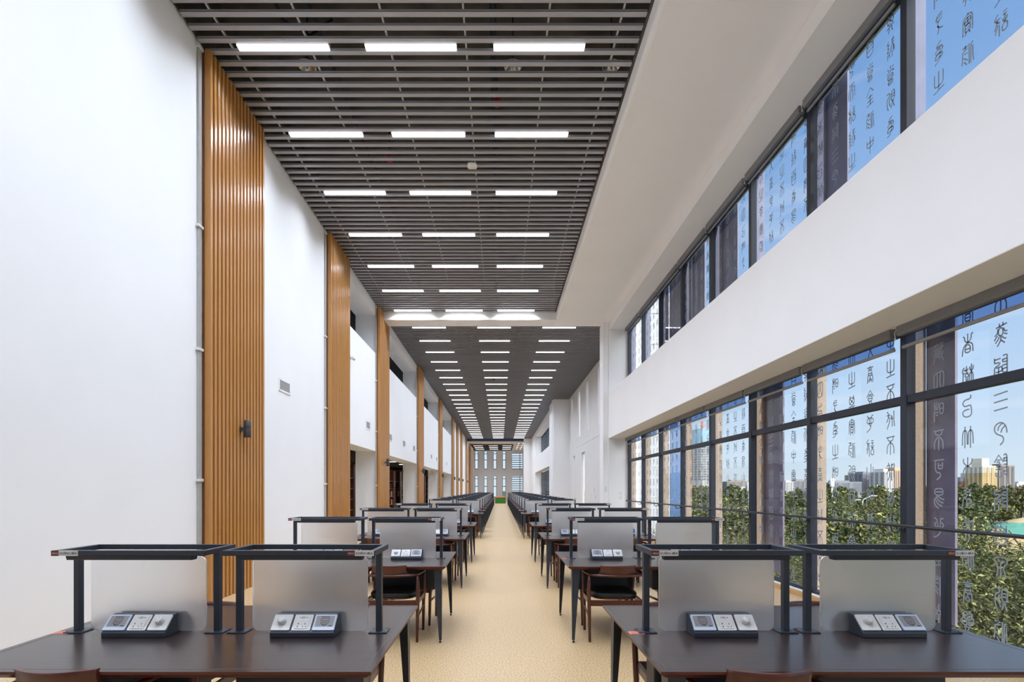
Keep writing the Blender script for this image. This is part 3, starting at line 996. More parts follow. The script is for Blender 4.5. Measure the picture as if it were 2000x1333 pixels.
# ------------------------------------------------------------------ ceiling lights
lp = empty('ceiling_light', (0, 0, CEIL))
MB().box(-0.60, 0.60, -0.048, 0.048, 0.0, 0.075).build('housing', M['housing'], lp, bevel=0.004, seg=1)
MB().box(-0.595, 0.595, -0.046, 0.046, -0.016, 0.001).build('diffuser', M['lamp'], lp)
la = bpy.data.lights.new('led_strip', 'AREA')
la.shape = 'RECTANGLE'
la.size, la.size_y = 1.18, 0.09
la.energy = LAMP_WATT
la.color = (0.86, 0.94, 1.08)
la.spread = math.radians(140)
lo = bpy.data.objects.new('led_strip', la)
COL.objects.link(lo)
lo.parent = lp
lo.location = (0, 0, -0.018)
first = True
for zone, ys, xs in (('near bay', LAMP_Y, (-2.84, -1.17, 0.51)), ('long bay', LAMP_Y2, (-2.55, -0.22, 2.11))):
    for j, y in enumerate(ys):
        if zone == 'near bay' and y < -0.5:
            continue
        for c, x in zip(('wall-side', 'middle', 'window-side'), xs):
            o = lp if first else dup(lp)
            first = False
            o.location = (x, y, CEIL)
            if zone == 'near bay':
                jj = j - 7
                lab = 'white linear light in the near ceiling, %s column, %s' % (c, (ORD[jj] + ' row in view') if jj >= 0 else ('overhead row ' + ORD[-jj - 1] + ' before the view'))
            else:
                lab = 'white linear light in the long ceiling beyond the beam, %s column, %s row' % (c, ORD[j])
            tag(o, lab, 'ceiling light', 'linear lights of the %s' % zone)

# things above and on the baffles
sp = empty('sprinkler', (-2.78, 7.37, 7.60))
MB().lathe([(0.02, 0.10), (0.05, 0.09), (0.13, 0.0), (0.135, -0.01), (0.12, -0.005), (0.03, 0.06)], (0, 0, 0), 24).build('dish', M['chrome'], sp)
MB().lathe([(0.012, 0.69), (0.012, 0.06), (0.02, 0.03), (0.02, -0.02), (0.010, -0.04), (0.010, -0.07), (0.028, -0.075), (0.028, -0.08)], (0, 0, 0), 12).build('nozzle', M['chrome'], sp)
for i, x in enumerate((-2.78, 0.18, 1.60)):
    o = sp if i == 0 else dup(sp)
    o.location = (x, 7.37, 7.60)
    tag(o, ('chrome sprinkler with round dish above the baffles, nearest the timber panel', 'chrome sprinkler with round dish above the middle of the baffles', 'chrome sprinkler with round dish above the baffles beside the white bulkhead')[i], 'sprinkler', 'sprinklers above the baffles')
for i, (x, y) in enumerate(((-0.05, 8.3), (-2.1, 9.7))):
    a = empty('alarm_sounder', (x, y, 7.75), label=('round red alarm above the baffles near the middle lights', 'round red alarm above the baffles near the wall')[i], cat='alarm')
    MB().lathe([(0.012, 0.54), (0.012, 0.06)], (0, 0, 0), 10).build('stem', M['void'], a)
    MB().lathe([(0.05, 0.07), (0.05, 0.06), (0.075, 0.05), (0.075, 0.0), (0.05, -0.03), (0.0, -0.035)], (0, 0, 0), 18).build('dome', M['red'], a)
def pipe(path, r, label, m):
    return tag(MB().sweep(path, r, 10).build('pipe', m), label, 'pipe')


pipe([(XL + 0.1, 6.05, 7.9), (1.79, 6.05, 7.9)], 0.035, 'dark pipe crossing above the first baffles', M['void'])
pipe([(-0.1, -5, 8.05), (-0.1, 16.7, 8.05)], 0.05, 'dark pipe running along above the middle of the baffles', M['navydark'])
pipe([(-2.6, -5, 8.1), (-2.6, 16.7, 8.1)], 0.03, 'thin dark pipe running along above the wall-side lights', M['navydark'])
pipe([(-2.9, 5.6, 7.8), (-2.8, 6.6, 7.55), (-2.6, 7.0, 7.7), (-2.4, 7.3, 8.2)], 0.02, 'black hose looping above the wall-side baffles', M['rubber'])
ap = empty('wireless_access_point', (-0.50, 9.15, CEIL - 0.001), label='white rounded wireless access point under the baffles', cat='access point')
mb = MB()
pts = [(0.085 * math.copysign(abs(math.cos(t)) ** 0.5, math.cos(t)), 0.085 * math.copysign(abs(math.sin(t)) ** 0.5, math.sin(t))) for t in [2 * PI * k / 28 for k in range(28)]]
mb.prism(pts, 'z', -0.03, 0.0)
mb.build('body', M['plate'], ap, bevel=0.008)
MB().box(-0.02, 0.02, -0.05, -0.045, -0.0315, -0.03).build('logo_strip', M['vent'], ap)
dt = empty('smoke_detector', (-0.35, 27.0, CEIL), label='small round smoke detector under the long ceiling', cat='detector')
MB().lathe([(0.06, 0.0), (0.06, -0.03), (0.04, -0.05), (0.0, -0.052)], (0, 0, 0), 16).build('body', M['sconce'], dt)

# ------------------------------------------------------------------ timber panels, sconces, conduits, vents
PANELS = [(6.73, 8.31), (11.53, 13.03), (16.2, 17.65), (24.1, 25.6), (32.45, 33.95), (41.1, 42.6), (45.7, 47.1), (50.4, 51.9), (58.0, 58.95)]
for i, (a, b) in enumerate(PANELS):
    top = 7.285
    p = empty('timber_panel', (XL + 0.021, a, 0), label='golden timber slat panel on the white wall, %s from the camera' % ORD[i], cat='wall panel', group='slatted timber panels')
    L = b - a
    MB().box(0.0, 0.02, 0.0, L, 0.0, top).build('backing_board', M['woodback'], p)
    mb = MB()
    n = max(3, int(L / 0.0975))
    st = L / n
    for k in range(n):
        mb.box(0.02, 0.105, st * k, st * k + st * 0.52, 0.0, top)
    if i >= 2:                       # the panel end wraps the beam
        pass
    mb.build('slats', M['wood'], p, bevel=0.004, seg=1)
    if i < 6:
        c = empty('wall_conduit', (XL, a - 0.07, 0), label='thin pale conduit beside the %s timber panel' % ORD[i], cat='conduit', group='conduits beside the timber panels')
        MB().box(0.0, 0.03, -0.035, 0.035, 0.02, top - 0.05).build('channel', M['vent'], c, bevel=0.004, seg=1)
        for z in (1.6, 3.3, 4.9, top - 0.06):
            MB().box(0.0, 0.045, -0.06, 0.05, z, z + 0.035).build('clip', M['plate'], c)
mb = MB().box(XL + 0.021, XL + 0.25, 64.0, 70.0, 0, 7.0)
tag(mb.build('timber_panel', M['wood'], bevel=0.01), 'plain brown timber cladding in the distant lobby', 'wall panel')

sc = empty('wall_sconce', (0, 0, 0))
MB().lathe([(0.0, -0.125), (0.046, -0.125), (0.049, -0.122), (0.049, -0.004), (0.0485, -0.002), (0.0485, 0.002), (0.049, 0.004), (0.049, 0.122), (0.046, 0.125), (0.0, 0.125)], (0.115, 0, 0), 24).build('barrel', M['sconce'], sc)
mb = MB()
mb.prism([(0.0, -0.05), (0.01, -0.05), (0.04, -0.022), (0.08, -0.022), (0.08, 0.022), (0.04, 0.022), (0.01, 0.05), (0.0, 0.05)], 'y', -0.03, 0.03)
mb.build('bracket', M['sconce'], sc, bevel=0.003)
k = 0
for i in (0, 2, 3, 4, 5, 6, 7, 8):
    a, b = PANELS[i]
    o = sc if k == 0 else dup(sc)
    k += 1
    o.location = (XL + 0.105, a + (b - a) * 0.5, 2.385)
    tag(o, 'charcoal cylinder wall light on the %s timber panel' % ORD[i], 'wall light', 'cylinder wall lights')

def vent(y, z, w, h, label):
    v = empty('air_vent', (XL, y, z), label=label, cat='air vent', group='wall air vents')
    mb = MB()
    for s in (-1, 1):
        mb.box(0, 0.012, s * w / 2 - 0.016, s * w / 2 + 0.016, -h / 2 - 0.016, h / 2 + 0.016)
        mb.box(0, 0.012, -w / 2, w / 2, s * h / 2 - 0.016, s * h / 2 + 0.016)
    mb.build('frame', M['white'], v)
    mb = MB().box(0.001, 0.003, -w / 2, w / 2, -h / 2, h / 2)
    mb.build('backing', M['sconce'], v)
    mb = MB()
    n = int(w / 0.025)
    for q in range(n):
        yy = -w / 2 + w * (q + 0.2) / n
        mb.box(0.003, 0.010, yy, yy + w / n * 0.6, -h / 2, h / 2)
    mb.build('grille', M['vent'], v)


vent(9.32, 3.37, 0.46, 0.20, 'grey air vent on the white wall between the first two timber panels')
vent(15.2, 3.40, 0.45, 0.22, 'grey air vent on the balcony wall before the third timber panel')
for q, y in enumerate((18.3, 20.9, 23.3)):
    vent(y, 3.36, 0.5, 0.24, '%s grey air vent on the balcony wall after the third timber panel' % ORD[q].capitalize())
for q, y in enumerate((29.2, 31.6)):
    vent(y, 3.36, 0.5, 0.24, '%s grey air vent on the balcony wall after the fourth timber panel' % ORD[q].capitalize())
vent(37.5, 3.36, 0.5, 0.24, 'Grey air vent on the balcony wall after the fifth timber panel')
cm = empty('security_camera', (XL, 13.4, 4.95), label='small white security camera beside the second timber panel', cat='camera')
MB().lathe([(0.05, 0.0), (0.05, 0.06)], (0.0, 0, 0), 14, axis='x').build('mount', M['plate'], cm)
MB().lathe([(0.035, -0.12), (0.04, -0.1), (0.04, 0.06), (0.03, 0.07)], (0.09, 0, -0.03), 14, axis='y').build('barrel', M['plate'], cm)
sg = empty('wall_sign', (-4.30, 32.44, 2.55), label='small white framed notice on the grey pier behind the fourth timber panel', cat='sign')
MB().box(-0.13, 0.13, -0.02, 0.0, -0.16, 0.16).build('board', M['plate'], sg)
mb = MB()
for q in range(6):
    mb.box(-0.09, 0.07 - 0.02 * (q % 2), -0.0215, -0.02, 0.09 - 0.035 * q, 0.10 - 0.035 * q)
mb.build('print', M['vent'], sg)
for q, z in enumerate((1.36, 1.22)):
    s_ = empty('light_switch', (4.0, 17.0, z), label=('white switch plate on the bright pier by the windows, upper of the pair', 'white switch plate on the bright pier by the windows, lower of the pair')[q], cat='switch', group='switch plates on the pier')
    MB().box(-0.045, 0.045, -0.01, 0, -0.045, 0.045).build('plate', M['plate'], s_, bevel=0.003)
    MB().box(-0.018, 0.018, -0.014, -0.01, -0.028, 0.028).build('rocker', M['white'], s_, bevel=0.002)
for q, (x, y, z, w, h) in enumerate(((3.51, 17.03, 1.50, 0.05, 0.16), (4.47, 24.4, 1.45, 0.22, 0.22), (4.47, 24.1, 1.13, 0.10, 0.12))):
    if q == 0:
        o = MB().box(-w / 2, w / 2, -0.012, 0, -h / 2, h / 2).build('control_panel', M['signwhite'], bevel=0.003)
    else:
        o = MB().box(-0.015, 0, -w / 2, w / 2, -h / 2, h / 2).build('control_panel', M['signwhite'], bevel=0.003)
    o.location = (x, y, z)
    tag(o, ('slim white control panel on the pier edge', 'larger pale control box on the grey wall', 'smaller pale control box on the grey wall')[q], 'control panel')

# ------------------------------------------------------------------ book stacks behind the openings
def bookcase(y, label, end=-4.92, length=4.2, d=0.46):
    b = empty('bookcase', (end, y, 0), label=label, cat='bookcase', group='bookcases behind the openings')
    mb = MB()
    H = 2.4
    mb.box(-0.03, 0.0, 0, d, 0, H)
    mb.box(-length, -length + 0.03, 0, d, 0, H)
    for k in range(1, 4):
        x = -length * k / 4
        mb.box(x - 0.015, x + 0.015, 0.02, d - 0.02, 0, H)
    mb.box(-length, 0, 0, d, H - 0.06, H)
    mb.box(-length, 0, 0, d, 0, 0.08)
    mb.box(-length, 0, d * 0.5 - 0.01, d * 0.5 + 0.01, 0, H)
    mb.build('carcass', M['shelfwood'], b)
    mb = MB()
    for z in (0.42, 0.78, 1.14, 1.50, 1.86):
        mb.box(-length + 0.03, -0.03, 0.02, d - 0.02, z, z + 0.025)
    mb.build('shelves', M['shelf'], b)
    MB().box(0.0, 0.01, d * 0.15, d * 0.85, 0.08, H - 0.05).build('end_panel', M['shelfwood'], b)
    mb = MB()
    for q in range(3):
        mb.box(0.01, 0.012, d * 0.4, d * 0.6, 1.62 + q * 0.10, 1.69 + q * 0.10)
    mb.build('index_card', M['plate'], b)
    return b


BC = [(17.2, 'dark mahogany bookcase glimpsed behind the second timber panel'),
      (23.6, 'dark mahogany bookcase behind the third opening, nearest'),
      (25.1, 'dark mahogany bookcase behind the third opening, middle one'),
      (26.7, 'dark mahogany bookcase behind the third opening, last before the grey pier'),
      (33.3, 'dark mahogany bookcase behind the opening after the fourth panel, nearer'),
      (35.0, 'dark mahogany bookcase behind the opening after the fourth panel, further'),
      (42.6, 'dark mahogany bookcase behind the opening after the fifth panel')]
book_m = [mat('book_' + n, c, 0.6, vary=0.15, scale=30) for n, c in (('brown', (0.10, 0.04, 0.02)), ('black', (0.02, 0.02, 0.025)), ('red', (0.22, 0.03, 0.02)), ('cream', (0.55, 0.50, 0.42)))]
bk = 0
for y, lab in BC:
    bookcase(y, lab)
for bi, y in enumerate((23.6, 25.1, 26.7)):
    for si, z in enumerate((0.445, 0.805, 1.165, 1.525)):
        x = -4.99
        n_b = (5, 4, 6)[(bi + si) % 3]
        for q in range(n_b):
            t = 0.035 + 0.02 * random.random()
            h = 0.22 + 0.07 * random.random()
            o = MB().box(-t, 0, 0, 0.17, 0, h).build('book', book_m[(bk * 7 + bi) % 4])
            o.location = (x - 0.03 * (q == 2), y + 0.03, z)
            x -= t + 0.004 + 0.03 * (q == 2)
            bk += 1
            tag(o, 'book standing on the %s shelf of the %s bookcase in the third opening' % (('lowest', 'second', 'third', 'top')[si], ('nearest', 'middle', 'last')[bi]), 'book', 'books on the %s shelf of bookcase %s' % (('lowest', 'second', 'third', 'top')[si], ('one', 'two', 'three')[bi]))

# lights inside the stack rooms
k = 0
for lev, z in (('ground floor', 3.27), ('upper floor', 7.27)):
    for y in (15.5, 19.0, 22.5, 26.0, 29.5, 33.0, 36.5, 40.0):
        o = dup(lp, (-6.6, y, z))
        tag(o, 'white linear light in the %s stack room, %s from the camera' % (lev, ORD[k % 8]), 'ceiling light', 'linear lights of the stack rooms')
        k += 1

# lobby downlights
dl = empty('downlight', (0, 0, 7.3))
MB().lathe([(0.10, 0.0), (0.10, -0.02), (0.085, -0.02)], (0, 0, 0), 16).build('bezel', M['plate'], dl)
MB().lathe([(0.085, -0.015), (0.085, -0.022)], (0, 0, 0), 16).build('lens', M['lampsmall'], dl)
k = 0
for xi, x in enumerate((2.35, 2.9)):
    for yi, y in enumerate((61.5, 64.5, 67.5, 70.5, 73.5)):
        o = dl if k == 0 else dup(dl)
        o.location = (x, y, 7.3)
        tag(o, 'round downlight in the white lobby ceiling, %s row, %s one' % (('inner', 'outer')[xi], ORD[yi]), 'downlight', 'lobby downlights')
        k += 1
for xi, x in enumerate((-3.4, -2.2, -0.6, 0.6)):
    o = dup(dl, (x, 61.8, 7.3))
    tag(o, 'round downlight just beyond the blue fascia, %s across' % ORD[xi], 'downlight', 'lobby downlights')
for xi, x in enumerate((-2.9, -0.9, 0.9)):
    for yi, y in enumerate((67.0, 70.0, 73.0)):
        o = dup(lp, (x, y, 7.18))
        tag(o, 'white linear light in the dark lobby panel, %s across, %s row' % (ORD[xi], ORD[yi]), 'ceiling light', 'linear lights of the lobby')

# green box at the end of the aisle
gb = empty('turf_box', (0.02, 53.6, 0), label='green turf-covered box with coral top at the far end of the aisle', cat='box')
MB().box(-0.56, 0.56, 0, 0.7, 0, 0.62).build('turf_sides', M['green'], gb)
MB().box(-0.58, 0.58, -0.02, 0.72, 0.62, 0.70).build('top', M['orangetop'], gb, bevel=0.01)

# ------------------------------------------------------------------ reading desks
DW, DD = 0.90, 0.60
FC = 0.425
def rounded(w, h, r, n=6):
    pts = []
    for cx, cy, a in ((w - r, h - r, 0), (-w + r, h - r, 1), (-w + r, -h + r, 2), (w - r, -h + r, 3)):
        for k in range(n + 1):
            t = (a + k / n) * PI / 2
            pts.append((cx + r * math.cos(t), cy + r * math.sin(t)))
    return pts


def plate_T(xc, along, y0=-0.118, z0=0.776):
    """frame on the 45-degree console face: local x right, y up the slope, z out"""
    s = math.sqrt(0.5)
    o = Vector((xc, y0, z0)) + Vector((0, s, s)) * along
    return Matrix(((1, 0, 0, o.x), (0, s, -s, o.y), (0, s, s, o.z), (0, 0, 0, 1)))


def tprism(mb, poly, T, a, b, mi=0):
    n0 = len(mb.v)
    mb.prism(poly, 'z', a, b, mi)
    for i in range(n0, len(mb.v)):
        mb.v[i] = tuple(T @ Vector(mb.v[i]))


def make_console(parent, xc, order, plates=True):
    mb = MB()
    prof = [(-0.123, 0.7505), (-0.123, 0.775), (-0.046, 0.852), (-0.012, 0.852), (-0.012, 0.7505)]
    if not plates:
        prof = [(-p[0], p[1]) for p in prof][::-1]
    mb.prism(prof[::-1], 'x', xc - 0.161, xc + 0.161)
    c = mb.build('power_console', M['navy'], parent, bevel=0.0025, seg=1)
    if not plates:
        return c
    L = 0.054
    spec = {'d': (0.047, 'dial_plate'), 's': (0.047, 'socket_plate'), 'e': (0.056, 'display')}
    total = sum(spec[k][0] * 2 for k in order) + 0.010 * 2
    x = xc - total / 2
    for k in order:
        hw, nm = spec[k]
        cx = x + hw
        x += hw * 2 + 0.010
        T = plate_T(cx, L)
        mb = MB()
        if k == 'd':
            tprism(mb, rounded(hw, 0.045, 0.005, 3), T, 0.0, 0.009)
            for a in (-0.006, 0.006):
                tprism(mb, rounded(0.0018, 0.0025, 0.001, 2), T @ Matrix.Translation((a, -0.028, 0)), 0.009, 0.0095, 1)
            pl = mb.build(nm, [M['plate'], M['vent']], c)
            mb = MB()
            n0 = 0
            mb.lathe([(0.021, 0.009), (0.021, 0.017), (0.019, 0.019), (0.0175, 0.030), (0.0155, 0.032), (0.0, 0.032)], (0, 0.004, 0), 24)
            mb.v = [tuple(T @ Vector(v)) for v in mb.v]
            tprism(mb, [(-0.0012, 0.012), (0.0012, 0.012), (0.0012, 0.019), (-0.0012, 0.019)], T, 0.032, 0.0325, 1)
            mb.build('dimmer_knob', [M['plate'], M['vent']], c)
        elif k == 's':
            tprism(mb, rounded(hw, 0.045, 0.005, 3), T, 0.0, 0.007)
            tprism(mb, rounded(hw - 0.013, 0.036, 0.003, 3), T, 0.007, 0.010)
            for (u, v, w, h, r) in ((-0.002, 0.026, 0.009, 0.006, 0), (-0.016, 0.0255, 0.0018, 0.0018, 0), (0.0165, 0.0255, 0.004, 0.0018, 0)):
                tprism(mb, [(u - w, v - h), (u + w, v - h), (u + w, v + h), (u - w, v + h)], T, 0.010, 0.0104, 1 if w > 0.008 else 2)
            for (u, v, w, h, rot) in ((-0.019, -0.009, 0.0026, 0.0036, 0), (-0.019, -0.026, 0.0026, 0.0036, 0.3), (0.015, -0.010, 0.0016, 0.0042, 0), (0.006, -0.026, 0.0016, 0.0040, 0.6), (0.022, -0.026, 0.0016, 0.0040, -0.6)):
                R = T @ Matrix.Translation((u, v, 0)) @ Matrix.Rotation(rot, 4, 'Z')
                tprism(mb, [(-w, -h), (w, -h), (w, h), (-w, h)], R, 0.010, 0.0104, 2)
            mb.build(nm, [M['plate'], M['vent'], M['ink']], c)
        else:
            tprism(mb, rounded(hw, 0.045, 0.005, 3), T, 0.0, 0.009, 0)
            sx, sy0, sy1 = hw - 0.010, -0.026, 0.036
            tprism(mb, [(-sx, sy0), (sx, sy0), (sx, sy1), (-sx, sy1)], T, 0.009, 0.0094, 1)
            fnp = lambda u, v: T @ Vector((u, v, 0.0097))
            shield = [(-0.019, 0.021), (-0.010, 0.024), (0, 0.022), (0.010, 0.024), (0.019, 0.021), (0.0195, 0.004), (0.015, -0.010), (0.0, -0.020), (-0.015, -0.010), (-0.0195, 0.004), (-0.019, 0.021)]
            mb.ribbon(smooth_pts(shield, False), 0.0028, fnp, 2)
            mb.ribbon([(-0.013, 0.013), (-0.010, 0.003), (-0.005, 0.011), (0, 0.002), (0.005, 0.011), (0.010, 0.003), (0.013, 0.013)], 0.0034, fnp, 2)
            mb.ribbon([(-0.013, -0.006), (-0.005, -0.001), (0, -0.008), (0.005, -0.001), (0.013, -0.006)], 0.0034, fnp, 2)
            mb.ribbon([(-0.009, -0.0125), (0, -0.016), (0.009, -0.0125)], 0.0032, fnp, 2)
            for q in range(5):
                mb.ribbon([(-0.012 + q * 0.006, 0.0165), (-0.0095 + q * 0.006, 0.0165)], 0.002, fnp, 2)
            mb.ribbon([(-0.024, 0.0315), (0.020, 0.0315)], 0.0034, fnp, 2)
            mb.ribbon([(0.024, -0.021), (0.041, -0.021)], 0.0045, fnp, 2)
            mb.build(nm, [M['plateblue'], M['screen'], M['ink']], c)
    return c


def make_desk():
    t = empty('reading_desk')
    mb = MB()
    b = 0.022
    top = [(-DW, -DD), (DW, -DD), (DW, DD), (-DW, DD)]
    n = len(mb.v)
    for z, ins in ((0.750, 0.0), (0.738, 0.0), (0.716, 0.028)):
        for sx, sy in ((-1, -1), (1, -1), (1, 1), (-1, 1)):
            mb.v.append((sx * (DW - ins), sy * (DD - ins), z))
    mb.face([0, 1, 2, 3], 0)
    for l, mi in ((0, 1), (1, 1)):
        for k in range(4):
            k2 = (k + 1) % 4
            mb.face([l * 4 + k, (l + 1) * 4 + k, (l + 1) * 4 + k2, l * 4 + k2], mi)
    mb.face([11, 10, 9, 8], 1)
    mb.build('tabletop', [M['desk'], M['deskedge']], t)
    mb = MB()
    for s in (-1, 1):
        mb.box(-DW + 0.03, DW - 0.03, s * (DD - 0.032) - 0.0015, s * (DD - 0.032) + 0.0015, 0.7495, 0.7506)
        mb.box(s * (DW - 0.032) - 0.0015, s * (DW - 0.032) + 0.0015, -DD + 0.03, DD - 0.03, 0.7495, 0.7506)
    mb.build('inlay_line', M['inlay'], t)
    for sx in (-1, 1):
        for sy in (-1, 1):
            mb = MB()
            x, y = sx * (DW - 0.045), sy * (DD - 0.045)
            # folded steel leg: two tapering flanges meeting on the outer corner
            for fl in (0, 1):
                if fl == 0:
                    mb.taper((x - sx * 0.010, y - sy * 0.003, 0.025), (x - sx * 0.036, y - sy * 0.003, 0.716), (0.012, 0.003), (0.038, 0.003))
                else:
                    mb.taper((x - sx * 0.001, y - sy * 0.013, 0.025), (x - sx * 0.001, y - sy * 0.046, 0.716), (0.003, 0.013), (0.003, 0.046))
            lg = mb.build('leg', M['navy'], t)
            MB().lathe([(0.014, 0.0), (0.014, 0.008), (0.006, 0.012), (0.006, 0.03)], (x - sx * 0.012, y - sy * 0.012, 0), 12).build('foot_glide', M['rubber'], lg)
    for x0, x1 in ((-0.77, -0.13), (0.07, 0.73)):
        MB().box(x0, x1, -0.07, 0.07, 0.425, 0.70).build('modesty_panel', M['navydark'], t, bevel=0.006)
    for x in (-0.745, 0.70):
        MB().prism([(-0.006, 0.66), (0.006, 0.66), (0.006, 0.632), (0.001, 0.626), (-0.006, 0.632)], 'y', -0.078, -0.0705).build('red_key_tag', M['red'], t)
    for s in (-1, 1):
        xc = s * FC
        hw, hd, zt, rh, rw = 0.382, 0.150, 1.194, 0.027, 0.024
        mb = MB()
        mb.box(xc - hw, xc + hw, -hd, -hd + rw, zt - rh, zt)
        mb.box(xc - hw, xc + hw, hd - rw, hd, zt - rh, zt)
        mb.box(xc - hw, xc - hw + rw, -hd + rw, hd - rw, zt - rh, zt)
        mb.box(xc + hw - rw, xc + hw, -hd + rw, hd - rw, zt - rh, zt)
        fr = mb.build('desk_frame', M['navy'], t, bevel=0.0015, seg=1)
        for q in (-1, 1):
            px = xc + q * (hw - 0.015)
            mb = MB().box(px - 0.015, px + 0.015, -0.016, 0.016, 0.756, zt - rh)
            mb.box(px - 0.047, px + 0.047, -0.045, 0.045, 0.750, 0.756)
            for ax in (-0.036, 0.036):
                for ay in (-0.034, 0.034):
                    mb.lathe([(0.005, 0), (0.005, 0.002)], (px + ax, ay, 0.756), 8)
            mb.build('post', M['navy'], fr, bevel=0.0015, seg=1)
        MB().prism([(-hd + 0.004, zt - rh), (-hd + 0.06, zt - rh), (-hd + 0.05, zt - rh - 0.022), (-hd + 0.010, zt - rh - 0.022)], 'x', xc - 0.315, xc + 0.315).build('light_bar', M['navy'], fr, bevel=0.002, seg=1)
        n_ = rounded(0.303, 0.196, 0.035)
        gs = MB().prism(n_, 'y', -0.004, 0.004).build('glass_screen', M['frost'], t)
        gs.location = (xc + 0.004, 0.0, 0.950)
        make_console(t, xc + 0.005, 'esd' if s < 0 else 'dse')
        make_console(t, xc + 0.005, '', plates=False)
    mb = MB().box(-DW + 0.012, -DW + 0.088, -0.055, -0.005, 0.7502, 0.7510)
    for q in range(3):
        mb.box(-DW + 0.022, -DW + 0.075 - 0.012 * q, -0.050 + 0.014 * q, -0.046 + 0.014 * q, 0.7510, 0.7513, 1)
    mb.build('notice_sticker', [M['orange'], M['signred']], t)
    return t


def make_sign(side, row, seat, frame_obj, s):
    """number sign on the front rail: maroon end and white number strip"""
    xc = s * FC
    z0, z1 = 1.1672, 1.1938
    y = -0.1502
    if s < 0:
        r0, r1, w1 = xc - 0.381, xc - 0.343, xc - 0.248
    else:
        r0, r1, w1 = xc + 0.242, xc + 0.281, xc + 0.376
    mb = MB()
    mb.box(r0, r1, y - 0.0015, y, z0, z1, 1)
    mb.box(r1, w1, y - 0.0015, y, z0, z1, 0)
    yt = y - 0.0018
    text_into(mb, '%02d\u6392%02d\u684c%s' % (side, row, seat), r1 + 0.004, w1 - 0.004, z0 + 0.0065, z1 - 0.0065, yt, 2, 0.012)
    text_into(mb, '\u53e4\u7c4d\u4e3b\u533a', r0 + 0.004, r1 - 0.003, z0 + 0.0085, z1 - 0.0085, yt, 3, 0.01)
    return mb.build('seat_sign', [M['signwhite'], M['signred'], M['ink'], M['signpale']], frame_obj)


ROWS = [2.70, 5.55, 8.30, 11.05] + [16.1 + 2.2 * k for k in range(16)]
DX = {'L': -1.43, 'R': 1.56}
SIDE = {'L': 'wall side of the aisle', 'R': 'window side of the aisle'}
proto = make_desk()
first = True
for ri, y in enumerate(ROWS):
    for sd in 'LR':
        if first:
            d = proto
        else:
            d = dup(proto, skip=('seat_sign',) if ri < 6 else ('seat_sign', 'foot_glide'))
        first = False
        d.location = (DX[sd], y, 0)
        nice = 'desk number %s' % ORD[ri]
        tag(d, 'dark walnut reading desk with frosted screens, %s along the %s' % (ORD[ri], SIDE[sd]), 'desk', 'reading desks along the aisle')
        frames = [c for c in d.children if c.name.startswith('desk_frame')]
        frames.sort(key=lambda o: sum(v.co.x for v in o.data.vertices))
        for fr, seat, s in zip(frames, 'BA', (-1, 1)):
            make_sign(2 if sd == 'L' else 1, ri + 1, seat, fr, s)

